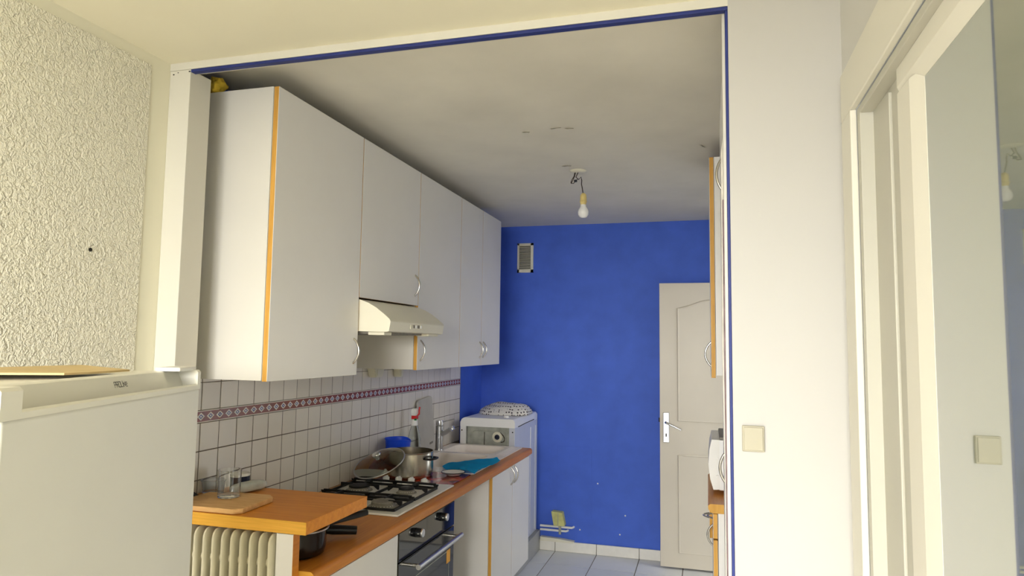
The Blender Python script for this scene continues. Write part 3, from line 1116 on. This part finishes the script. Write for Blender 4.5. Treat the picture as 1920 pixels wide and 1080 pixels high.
bm = tube(nb(), [(bx + .010, by + .008, sz + .262), (bx + .022, by + .012, sz + .272), (bx + .020, by + .016, sz + .292), (bx + .022, by + .018, sz + .312)], [.006, .005, .0045, .005], 8)
obj('trigger', bm, 'plastic_red', hh)
obj('green_mark', box(nb(), bx + .004, bx + .018, by - .019, by - .012, sz + .236, sz + .247, .001, 1), 'plastic_green', hh)

# blue tub
bm = lathe(nb(), [(0, 0), (.050, 0), (.055, .004), (.070, .155), (.074, .160), (.073, .163), (.067, .158), (.052, .008), (0, .006)], (-1.652, 3.515, CZ + .007), 32)
for v_ in bm.verts:
    if v_.co.z > CZ + .12:
        a = math.atan2(v_.co.y - 3.515, v_.co.x + 1.652)
        v_.co.z -= .016 * max(0, math.cos(a - .4)) ** 4
o = obj('plastic_tub', bm, 'plastic_blue')
tag(centred(o), 'royal blue plastic tub by the tiles behind the steel pot', 'tub')

# sky-blue cloth over the front rim of the sink
bm = nb()
NX, NY = 18, 26
grid = []
for i in range(NX + 1):
    row = []
    for j in range(NY + 1):
        s, u = i / NX, j / NY
        y = 3.47 + .45 * u + .02 * math.sin(s * 5)
        wd = (.10 + .14 * math.sin(math.pi * min(1, u * 1.05 + .05)) ** .7) * (1 if u < .75 else 1 - (u - .75) * 1.6)
        x = -1.178 - .012 * math.sin(u * 6) - wd * (1 - s)
        n_ = noise.noise(Vector((x * 16, y * 14, 0)))
        z = sz + .010 + .010 * abs(n_) + .010 * math.sin(math.pi * s)
        if x < -1.31 and 3.63 < y < 4.1:
            z -= 0.0
        row.append(bm.verts.new((x, y, z)))
    grid.append(row)
for i in range(NX):
    for j in range(NY):
        bm.faces.new((grid[i][j], grid[i + 1][j], grid[i + 1][j + 1], grid[i][j + 1]))
bmesh.ops.solidify(bm, geom=bm.faces[:], thickness=.004)
o = obj('dish_cloth', bm, 'cloth_sky_blue', ang=70)
tag(centred(o), 'bright sky-blue cloth draped on the front rim of the sink', 'cloth')

# things on the raised slab -------------------------------------------------
r = thing('cutting_board', 'light pine cutting board on the raised wooden slab', 'board', (-1.53, 1.95, 1.015))
bm = nb()
prism(bm, [(-1.66, 1.846), (-1.425, 1.846), (-1.398, 1.868), (-1.408, 2.035), (-1.438, 2.062), (-1.56, 2.058), (-1.66, 2.03)], 'z', 1.0145, 1.031)
bmesh.ops.bevel(bm, geom=bm.edges[:], offset=.002, segments=1, affect='EDGES')
obj('board', bm, 'board_wood', r)

gx, gy = -1.545, 1.985
bm = lathe(nb(), [(0, 0), (.033, 0), (.0355, .003), (.0385, .088), (.0385, .090), (.0365, .090), (.034, .010), (0, .008)], (gx, gy, 1.0315), 36)
o = obj('drinking_glass', bm, 'clear_glass')
tag(centred(o), 'clear straight drinking glass standing on the pine cutting board', 'glass')

r = thing('small_tin', 'small navy tin with pale lid behind the foil packet', 'tin', (-1.640, 2.165, 1.0145))
obj('can', lathe(nb(), [(0, 0), (.033, 0), (.034, .002), (.034, .050), (0, .050)], (-1.640, 2.165, 1.0145), 28), 'tin_navy', r)
obj('lid', lathe(nb(), [(.0345, .050), (.0352, .053), (.0345, .0585), (.030, .060), (0, .060)], (-1.640, 2.165, 1.0145), 28), 'saucer_white', r)

bm = nb()
ax = (Vector((-1.555, 2.205, 0)) - Vector((-1.600, 2.085, 0))).normalized()
ay = Vector((-ax.y, ax.x, 0))
c0 = Vector((-1.583, 2.140, 1.034))
bmesh.ops.create_uvsphere(bm, u_segments=28, v_segments=14, radius=1)
for v_ in bm.verts:
    p = v_.co.copy()
    q = Vector((math.copysign(abs(p.x) ** .55, p.x), math.copysign(abs(p.y) ** .7, p.y), math.copysign(abs(p.z) ** .8, p.z)))
    k_ = 1 + .10 * noise.noise(p * 4.0)
    w3 = c0 + ax * q.x * .070 + ay * q.y * .022 * k_ + Vector((0, 0, q.z * .0185 * k_))
    w3.z = max(w3.z, 1.0147)
    v_.co = w3
o = obj('foil_packet', bm, 'foil_pack', ang=60)
tag(centred(o), 'silvery wrapped packet lying on the slab behind the glass', 'packet')

bm = lathe(nb(), [(0, 0), (.030, 0), (.034, .004), (.038, .042), (.041, .044), (.041, .048), (.036, .048), (.032, .008), (0, .006)], (-1.690, 2.085, 1.0145), 28)
o = obj('plastic_tub', bm, 'clear_plastic')
tag(centred(o), 'cloudy clear plastic tub against the tiles beside the fridge', 'tub')
bm = nb()
prism(bm, [(-.035, 0), (.03, 0), (.035, .006), (.012, .012), (.0, .020), (-.03, .018)], 'y', -.010, .010)
bm.transform(Matrix.Translation((-1.688, 1.985, 1.0315 - .016)) @ Matrix.Rotation(.3, 4, 'Z'))
o = obj('kitchen_clip', bm, 'plastic_black')
tag(centred(o), 'small black clip beside the plastic tub at the fridge edge', 'clip')

# under the slab -------------------------------------------------------------
px_, py_ = -1.292, 2.016
r = thing('saucepan', 'dark brown glass saucepan under the raised wooden slab', 'saucepan', (px_, py_, CZ))
obj('body', lathe(nb(), [(0, 0.0006), (.070, .0006), (.082, .008), (.088, .030), (.089, .088), (.086, .088), (.084, .03), (0, .012)], (px_, py_, CZ), 36), 'pot_dark', r)
tilt = Matrix.Rotation(math.radians(2.5), 3, 'Y')
ld = obj('lid', lathe(nb(), [(.092, 0), (.085, .006), (.05, .013), (0, .015), (0, .017), (.05, .015), (.086, .008), (.093, .001)], (px_, py_, CZ + .091), 36, tilt), 'lid_glass', r)
ring = [Vector((px_, py_, CZ + .0905)) + tilt @ Vector((.0935 * math.cos(a * math.pi / 20), .0935 * math.sin(a * math.pi / 20), 0)) for a in range(40)]
obj('steel_rim', tube(nb(), ring, .0034, 8, closed=True), 'steel_brushed', ld)
bm = tube(nb(), [(px_ + .045, py_ + .078, CZ + .080), (px_ + .070, py_ + .115, CZ + .087), (px_ + .105, py_ + .17, CZ + .093), (px_ + .132, py_ + .215, CZ + .096)], [.007, .011, .012, .010], 10)
obj('handle', bm, 'plastic_black', r)
r = thing('frying_pan', 'small black frying pan behind the saucepan under the slab', 'pan', (-1.47, 2.14, CZ))
obj('body', lathe(nb(), [(0, .0006), (.085, .0006), (.105, .034), (.108, .035), (.103, .036), (.083, .006), (0, .005)], (-1.475, 2.14, CZ), 36), 'iron_black', r)
bm = tube(nb(), [(-1.375, 2.165, CZ + .030), (-1.33, 2.19, CZ + .034), (-1.285, 2.215, CZ + .030), (-1.215, 2.262, CZ + .022)], [.008, .012, .017, .015], 10)
obj('handle', bm, 'plastic_black', r)

# ------------------------------------------------------------------ washing machine on its platform
o = obj('machine_platform', box(nb(), -1.722, -1.245, 4.56, 5.215, .001, .150, .003, 1), 'grey_plinth')
tag(centred(o), 'grey platform block under the washing machine', 'platform')
wx0, wx1, wy0, wy1, wz0, wz1 = -1.668, -1.272, 4.556, 5.195, .152, 1.042
r = thing('washing_machine', 'white top-loading washing machine with its back panel facing the sink', 'washing machine', ((wx0 + wx1) / 2, (wy0 + wy1) / 2, wz0))
bm = nb()
box(bm, wx0, wx0 + .02, wy0, wy1, wz0, .985)
box(bm, wx0, wx1, wy1 - .02, wy1, wz0, .985)
box(bm, wx0 + .02, wx0 + .042, wy0, wy0 + .02, wz0, .985)
obj('casing', bm, 'machine_white', r)
sd = obj('side_panel', box(nb(), wx1 - .042, wx1, wy0, wy1 - .02, wz0, .985, .003, 2), 'machine_side', r)
for y in (4.99, 5.135):
    obj('side_rib', box(nb(), wx1 - .002, wx1 + .0035, y - .004, y + .004, wz0 + .02, .945, .0015, 1), 'machine_white', sd)
bm = tube(nb(), [(wx1 + .0005, 4.64, .985), (wx1 + .0005, 4.86, .990), (wx1 + .0005, 5.09, .992)], .0028, 6)
obj('lid_slit', bm, 'dark_void', sd)
prof = [(wx0, .984), (wx1, .984), (wx1, 1.025), (wx1 - .012, 1.040), (wx1 - .02, wz1), (wx0 + .03, wz1 + .002), (wx0 + .012, 1.034), (wx0, 1.012)]
obj('top_cover', prism(nb(), prof, 'y', wy0 - .004, wy1), 'machine_white', r, ang=40)
bp = obj('back_panel', box(nb(), wx0 + .042, wx1 - .042, wy0 + .030, wy0 + .034, wz0, .985), 'galvanised', r)
ring = [(p[0], wy0 + .029, p[1]) for p in rrect(wx0 + .075, wx1 - .072, .60, .955, .03)]
obj('pressed_frame', tube(nb(), ring, .007, 6, closed=True), 'galvanised', bp)
obj('seam', tube(nb(), [((wx0 + wx1) / 2 - .03, wy0 + .030, .60), ((wx0 + wx1) / 2 - .03, wy0 + .030, .945)], .0025, 6), 'wire_brown', bp)
mY = Matrix.Rotation(math.radians(90), 3, 'X')
ft = obj('hose_fitting', lathe(nb(), [(.036, 0), (.036, .006), (.030, .010), (.019, .012), (.018, .004), (0, .004)], (-1.405, wy0 + .030, .915), 28, mY), 'plastic_cream', bp)
obj('blue_bung', lathe(nb(), [(.018, .006), (.017, .011), (.010, .012), (.009, .007), (0, .007)], (-1.405, wy0 + .030, .915), 20, mY), 'tin_navy', ft)
ear = [(-1.385, wy0 + .029, .945), (-1.362, wy0 + .028, .925), (-1.352, wy0 + .028, .905), (-1.358, wy0 + .028, .885), (-1.38, wy0 + .029, .880)]
obj('cable_loop', tube(nb(), ear, .0035, 6), 'wire_brown', bp)
for x in (wx0 + .012, wx1 - .016):
    obj('screw', lathe(nb(), [(0, .001), (.0045, .001), (.0045, -.003), (0, -.003)], (x, wy0 - .001, .955), 12, mY), 'dark_void', r)
lt = obj('lid_catch', lathe(nb(), [(0, 0), (.020, 0), (.021, .004), (.017, .014), (0, .016)], (-1.365, 4.66, wz1 - .001), 20), 'plastic_white', r)
for x in (wx0 + .04, wx1 - .05):
    obj('foot', lathe(nb(), [(0, 0), (.02, 0), (.02, .003), (0, .003)], (x, wy0 + .05, wz0 - .0015), 16), 'plastic_black', r)

# dotted towel heap
bm = nb()
bmesh.ops.create_uvsphere(bm, u_segments=40, v_segments=24, radius=1)
for v_ in bm.verts:
    p = v_.co.copy()
    wob = 1 + .16 * noise.noise(Vector((p.x * 2.2, p.y * 2.0, p.z * 2.0)) + Vector((3, 1, 0))) + .05 * noise.noise(p * 6)
    x = -1.445 + .205 * math.copysign(abs(p.x) ** .8, p.x) * (1 + .06 * noise.noise(p * 3))
    y = 4.925 + .165 * p.y
    hgt = .082 * (1 - .28 * max(0, -p.x - .25)) * wob
    if p.x > .8:
        hgt *= .95
    z = wz1 + .004 + max(-.001, hgt * p.z) if p.z > 0 else wz1 + .003
    v_.co = (min(x, wx1 + .012), y, z)
o = obj('tea_towel', bm, 'dotted_cloth', ang=80)
tag(centred(o), 'crumpled white tea towel with dark dots on the washing machine', 'towel')

# pipes and valve at the foot of the blue wall
r = thing('wall_pipes', 'pair of thin white water pipes low on the blue wall', 'pipe', (-1.12, 5.195, .15))
for z, x1_ in ((.186, -.995), (.158, -1.04)):
    obj('pipe', tube(nb(), [(-1.240, 5.195, z), (x1_, 5.195, z), (x1_ + .008, 5.215, z), (x1_ + .008, 5.230, z)], .0085, 10), 'plastic_white', r)
r = thing('valve_box', 'small yellowish valve box above the white wall pipes', 'valve', (-1.095, 5.2, .2))
bm = nb()
prism(bm, [(-1.150, .302), (-1.065, .298), (-1.045, .200), (-1.130, .198)], 'y', 5.165, 5.226)
bmesh.ops.bevel(bm, geom=bm.edges[:], offset=.003, segments=2, affect='EDGES')
obj('box', bm, 'valve_yellow', r)
obj('tap_stub', tube(nb(), [(-1.085, 5.185, .20), (-1.085, 5.185, .135)], .010, 10), 'galvanised', r)
obj('lid_seam', box(nb(), -1.098, -1.094, 5.1635, 5.167, .205, .295), 'galvanised', r)
bm = nb()
prism(bm, [(-1.236, .0765), (-.985, .0765), (-.975, .088), (-1.09, .100), (-1.236, .106)], 'y', 5.180, 5.222)
o = obj('cream_batten', bm, 'plastic_cream')
tag(centred(o), 'rough cream strip lying on the skirting below the wall pipes', 'batten')

# ------------------------------------------------------------------ sockets under the wall cabinets
for (lab, y, z, sx, sz_) in (('wide cream socket box under the wall cabinets', 3.345, 1.395, .062, .026), ('small cream plug box under the wall cabinets', 3.625, 1.390, .026, .030)):
    r = thing('socket_box', lab, 'socket', (XW + .02, y, z - sz_))
    bm = nb()
    prism(bm, [(y - sx, z + sz_), (y + sx, z + sz_), (y + sx * .62, z - sz_), (y - sx * .62, z - sz_)], 'x', XW + .0005, XW + .045)
    bmesh.ops.bevel(bm, geom=bm.edges[:], offset=.004, segments=2, affect='EDGES')
    obj('box', bm, 'plastic_cream', r)
    obj('face_plate', box(nb(), XW + .045, XW + .048, y - sx * .5, y + sx * .5, z - sz_ * .6, z + sz_ * .6, .001, 1), 'plastic_cream', r)

# ------------------------------------------------------------------ ceiling bulb
r = thing('pendant_bulb', 'bare white bulb hanging on its wire from the kitchen ceiling', 'lamp', (-.667, 3.60, ZK))
lx, ly = -.667, 3.60
obj('ceiling_rose', lathe(nb(), [(0, -.010), (.034, -.010), (.045, -.003), (.046, 0), (0, 0)], (lx, ly, ZK - .0005), 28), 'plastic_cream', r)
bm = tube(nb(), [(lx, ly, ZK - .008), (lx - .012, ly, ZK - .035), (lx + .004, ly - .004, ZK - .050), (lx + .016, ly - .002, ZK - .036), (lx + .020, ly, ZK - .055), (lx + .018, ly + .004, ZK - .075), (lx + .022, ly + .008, ZK - .098), (lx + .026, ly + .012, ZK - .126)], .0026, 8)
obj('cable', bm, 'wire_brown', r)
for q, pts in enumerate(([(-.018, 0, -.008), (-.024, .004, -.03), (-.036, .002, -.05), (-.040, 0, -.066)], [(-.014, -.003, -.008), (-.018, -.004, -.03), (-.030, -.003, -.055), (-.038, 0, -.068)], [(-.040, 0, -.068), (-.025, .003, -.068), (-.014, .002, -.056), (.0, 0, -.045)])):
    obj('loose_wire', tube(nb(), [(lx + p[0], ly + p[1], ZK + p[2]) for p in pts], .0021, 6), 'wire_brown', r)
obj('terminal_block', box(nb(), lx - .022, lx - .006, ly - .006, ly + .006, ZK - .062, ZK - .050, .001, 1), 'plastic_black', r)
sx_, sy_ = lx + .027, ly + .013
obj('lamp_holder', lathe(nb(), [(0, -.122), (.008, -.123), (.016, -.132), (.0175, -.140), (.0165, -.142), (.0175, -.144), (.0175, -.165), (.020, -.167), (.020, -.173), (.0165, -.175), (.0155, -.186), (0, -.186)], (sx_, sy_, ZK), 24), 'socket_bakelite', r)
obj('bulb', lathe(nb(), [(.0135, -.180), (.0150, -.190), (.017, -.200), (.0265, -.214), (.0295, -.228), (.0275, -.243), (.019, -.254), (.008, -.2585), (0, -.259)], (sx_, sy_, ZK), 28), 'bulb_glass', r)

# ------------------------------------------------------------------ air vent
r = thing('air_vent', 'cream slatted air vent high on the blue back wall', 'vent', (-1.389, YB - .01, 2.127))
vx0, vx1, vz0, vz1 = -1.454, -1.324, 2.127, 2.361
bm = nb()
box(bm, vx0, vx0 + .014, YB - .012, YB - .0005, vz0, vz1)
box(bm, vx1 - .020, vx1, YB - .012, YB - .0005, vz0, vz1)
box(bm, vx0, vx1, YB - .012, YB - .0005, vz0, vz0 + .024)
box(bm, vx0, vx1, YB - .012, YB - .0005, vz1 - .016, vz1)
obj('frame', bm, 'plastic_cream', r)
obj('backing', box(nb(), vx0 + .012, vx1 - .018, YB - .003, YB - .0006, vz0 + .02, vz1 - .012), 'dark_void', r)
sm = None
ns = 17
for k in range(ns):
    z = vz0 + .028 + k * (vz1 - vz0 - .048) / (ns - 1)
    if sm is None:
        bm = nb()
        prism(bm, [(YB - .011, z - .004), (YB - .010, z - .0025), (YB - .004, z + .0035), (YB - .005, z + .002)], 'x', vx0 + .013, vx1 - .019)
        sm = o = obj('slat', bm, 'plastic_cream', r)
        z0s = z
    else:
        o = sm.copy()
        COL.objects.link(o)
        o.parent = r
        o.location = (0, 0, z - z0s)

# yellow foam in the gap over the near wall cabinet
bm = nb()
bmesh.ops.create_icosphere(bm, subdivisions=4, radius=1)
for v_ in bm.verts:
    p = v_.co.copy()
    k_ = 1 + .45 * noise.noise(p * 1.8 + Vector((1, 5, 2))) + .2 * noise.noise(p * 5)
    v_.co = Vector((-1.655, 1.958, 2.446)) + Vector((p.x * .030, p.y * .030, p.z * .030)) * k_
    v_.co.z = max(v_.co.z, 2.4155) if v_.co.y > 1.937 else v_.co.z
o = obj('foam_lump', bm, 'foam_yellow', ang=80)
tag(centred(o), 'lump of yellow expanding foam above the near wall cabinet', 'foam')

# ------------------------------------------------------------------ light switch
r = thing('light_switch', 'square cream light switch on the white partition wall', 'switch', (.1025, YP, 1.304))
obj('plate', box(nb(), .0775, .1275, YP - .009, YP - .0005, 1.305, 1.366, .002, 2), 'switch_plastic', r)
obj('rocker', box(nb(), .0810, .1240, YP - .0125, YP - .008, 1.3085, 1.3625, .0015, 2), 'switch_plastic', r)

# ------------------------------------------------------------------ fridge
FL = (-0.71, 0.546, 0.0)
ang = math.atan2(1.061 - .546, -.898 + .71)
r = thing('refrigerator', 'white freestanding fridge with scooped grip along the door top', 'fridge', FL, ang)
FW, FZ = .548, 1.498
bm = box(nb(), .004, FW - .004, .058, .56, .03, FZ - .018, .004, 2)
obj('cabinet', bm, 'fridge_white', r, local=True)
bm = box(nb(), .0, FW, .050, .565, FZ - .020, FZ - .004, .004, 2)
obj('top_panel', bm, 'fridge_trim_plastic', r, local=True)
dr = obj('door', box(nb(), .002, FW - .001, 0, .052, .06, FZ - .034, .006, 3), 'fridge_white', r, local=True)
# top trim of the door with scooped grip
bm = nb()
z0, z1 = FZ - .036, FZ
prism(bm, [(0, z0), (.052, z0), (.052, z1 - .001), (.004, z1 - .001), (0, z1 - .005)], 'x', 0, .036)
prism(bm, [(0, z0), (.052, z0), (.052, z1 - .001), (.004, z1 - .001), (0, z1 - .005)], 'x', FW - .014, FW)
prism(bm, [(0.0, z0), (.052, z0), (.052, z1 - .001), (.041, z1 - .001), (.036, z1 - .003), (.024, z0 + .002), (.007, z0 + .002), (.006, z0 + .009), (.003, z0 + .010), (0, z0 + .007)], 'x', .036, FW - .014)
obj('grip_trim', bm, 'fridge_trim_plastic', dr, local=True, ang=30)
hg = obj('hinge_cover', box(nb(), FW - .075, FW - .001, .008, .050, FZ - .002, FZ + .005, .002, 2), 'plastic_white', r, local=True)
for (x, y) in ((.05, .12), (FW - .05, .12), (.05, .5), (FW - .05, .5)):
    obj('foot', lathe(nb(), [(0, 0), (.018, 0), (.018, .03), (0, .03)], (x, y, .001), 14), 'plastic_black', r, local=True)
# printed brand lettering on the slanted grip face
strokes = {
    'P': [[(0, 0), (0, 1), (.72, 1), (.72, .48), (0, .48)]],
    'R': [[(0, 0), (0, 1), (.72, 1), (.72, .48), (0, .48)], [(.32, .48), (.75, 0)]],
    'O': [[(0, 0), (0, 1), (.75, 1), (.75, 0), (0, 0)]],
    'L': [[(0, 1), (0, 0), (.6, 0)]],
    'i': [[(.05, 0), (.05, .72)], [(.05, .9), (.05, 1.08)]],
    'N': [[(0, 0), (0, .75), (.65, .12), (.65, .85)]],
    'e': [[(.65, 0), (0, 0), (0, .8), (.65, .8), (.65, .4), (0, .4)]],
}
e0 = Vector((.024, z0 + .002))
e1 = Vector((.036, z1 - .003))
sl = (e1 - e0)
sln = sl.normalized()
nrm = Vector((-sln.y, sln.x))
bm = nb()
adv = {'P': .95, 'R': .95, 'O': 1.0, 'L': .8, 'i': .32, 'N': .92, 'e': .9}
cur = 0.0
LH = .0082
LW = .0068
X0 = .298


def flatp(u, v_, lift):
    p = e0 + sln * (.0165 + v_ * LH) + nrm * lift
    return Vector((X0 + u * LW, p.x, p.y))


for ch in 'PROLiNe':
    for st in strokes[ch]:
        for a, c in zip(st, st[1:]):
            du, dv = (c[0] - a[0]) * LW, (c[1] - a[1]) * LH
            L_ = math.hypot(du, dv)
            hw = .00045
            nu, nv = -dv / L_ * hw / LW, du / L_ * hw / LH
            eu, ev = du / L_ * hw / LW, dv / L_ * hw / LH
            q = [(a[0] - eu + nu, a[1] - ev + nv), (a[0] - eu - nu, a[1] - ev - nv), (c[0] + eu - nu, c[1] + ev - nv), (c[0] + eu + nu, c[1] + ev + nv)]
            bm.faces.new([bm.verts.new(flatp(cur + p[0], p[1], .0003)) for p in q])
    cur += adv[ch]
obj('brand_print', bm, 'ink_black', dr, local=True)

# cardboard sheet on top of the fridge
bm = nb()
pts = [(-1.12, .66), (-.945, .655), (-.86, .748), (-.872, .80), (-.905, .905), (-1.00, .900), (-1.12, .83)]
prism(bm, pts, 'z', FZ + .0005, FZ + .0035)
o = obj('cardboard_sheet', bm, 'cardboard')
for v_ in o.data.vertices:
    v_.co.z += .003 * (1 + math.sin(v_.co.x * 30))
tag(centred(o), 'thin torn cardboard sheet lying on top of the fridge', 'cardboard')

# ------------------------------------------------------------------ right-hand kitchen units
# wall cabinet
r = thing('wall_cabinet', 'white wall cabinet with oak door edge on the right kitchen wall', 'cabinet', (.2, 3.5, ZB))
obj('body', carcass(.036, XR - .001, 3.172, 3.77, ZB + .006, ZT), 'laminate', r)
door_front(r, .0145, 3.170, 3.772, ZB - .005, ZT, -1, (3.21, 1.468, 3.21, 1.575))
# tall unit just behind the partition
r = thing('tall_cupboard', 'tall white cupboard edge behind the partition wall with bow handles', 'cupboard', (.22, 2.2, 0.001))
obj('body', carcass(.070, XR - .001, 1.862, 2.46, .10, 2.34), 'laminate', r)
obj('plinth', box(nb(), .10, XR - .01, 1.87, 2.45, .004, .10), 'grey_plinth', r)
for (z0, z1, hz) in ((.11, 1.28, (1.150, 1.238)), (1.285, 2.34, (2.035, 2.135))):
    bm = box(nb(), .048, .068, 1.864, 2.458, z0, z1, .0012, 1)
    dr = obj('door', bm, 'laminate', r)
    obj('handle', bow(nb(), (.049, 2.17, hz[0]), (.049, 2.17, hz[1]), (-1, 0, 0), .017, .0042), 'handle_nickel', dr)
# base unit with drawer
r = thing('base_cabinet', 'base unit with oak drawer and door edges on the right side', 'cabinet', (.2, 3.6, 0.001))
obj('body', carcass(.038, XR - .001, 3.245, 3.99, .10, .818), 'laminate', r)
obj('plinth', box(nb(), .07, .085, 3.25, 3.99, .004, .10), 'grey_plinth', r)
d1 = door_front(r, .0155, 3.245, 3.645, .705, .812, -1, None, 'drawer_front')
obj('handle', bow(nb(), (.0165, 3.40, .758), (.0165, 3.50, .758), (-1, 0, 0), .024, .0042), 'handle_nickel', d1)
d2 = door_front(r, .0155, 3.245, 3.645, .115, .698, -1, (3.60, .58, 3.60, .68))
d3 = door_front(r, .000, 3.655, 3.99, .60, .79, -1, None, 'drawer_front')
obj('handle', bow(nb(), (.001, 3.70, .69), (.001, 3.80, .69), (-1, 0, 0), .03, .0045), 'handle_nickel', d3)
d4 = door_front(r, .0155, 3.655, 3.99, .115, .595, -1, None)
# worktop on the right
r = thing('worktop', 'short oak-edged worktop under the mini oven on the right', 'worktop', (.19, 3.61, CZ - .04))
prof = [(XR - .002, CZ - .04), (.012, CZ - .04), (-.004, CZ - .024), (-.005, CZ - .008), (.004, CZ), (XR - .002, CZ)]
bm = prism(nb(), prof, 'y', 3.222, 4.0)
bm.normal_update()
for f_ in bm.faces:
    f_.material_index = 1 if abs(f_.normal.y) > .7 else 0
obj('board', bm, ['worktop_wood', 'edge_wood'], r, ang=50)
# mini oven
r = thing('mini_oven', 'white mini oven with bulging front on the right worktop', 'oven', (.18, 3.62, CZ))
obj('body', box(nb(), .045, .355, 3.43, 3.83, CZ + .02, CZ + .255, .006, 2), 'machine_white', r)
bm = nb()
prism(bm, [(.050, CZ + .025), (.020, CZ + .022), (.006, CZ + .07), (-.002, CZ + .14), (.004, CZ + .21), (.014, CZ + .255), (.050, CZ + .255)], 'y', 3.43, 3.83)
fp = obj('front_door', bm, 'plastic_white', r, ang=50)
obj('top_plate', box(nb(), .05, .34, 3.44, 3.82, CZ + .255, CZ + .268, .003, 1), 'burner_grey', r)
for z in (.085, .165):
    obj('side_button', lathe(nb(), [(0, 0), (.008, 0), (.007, .006), (0, .007)], (.040, 3.431, CZ + z), 14, mY), 'plastic_white', r)
for x in (.09, .32):
    for y in (3.46, 3.8):
        obj('foot', lathe(nb(), [(0, 0), (.014, 0), (.016, .02), (0, .02)], (x, y, CZ + .0005), 12), 'plastic_black', r)
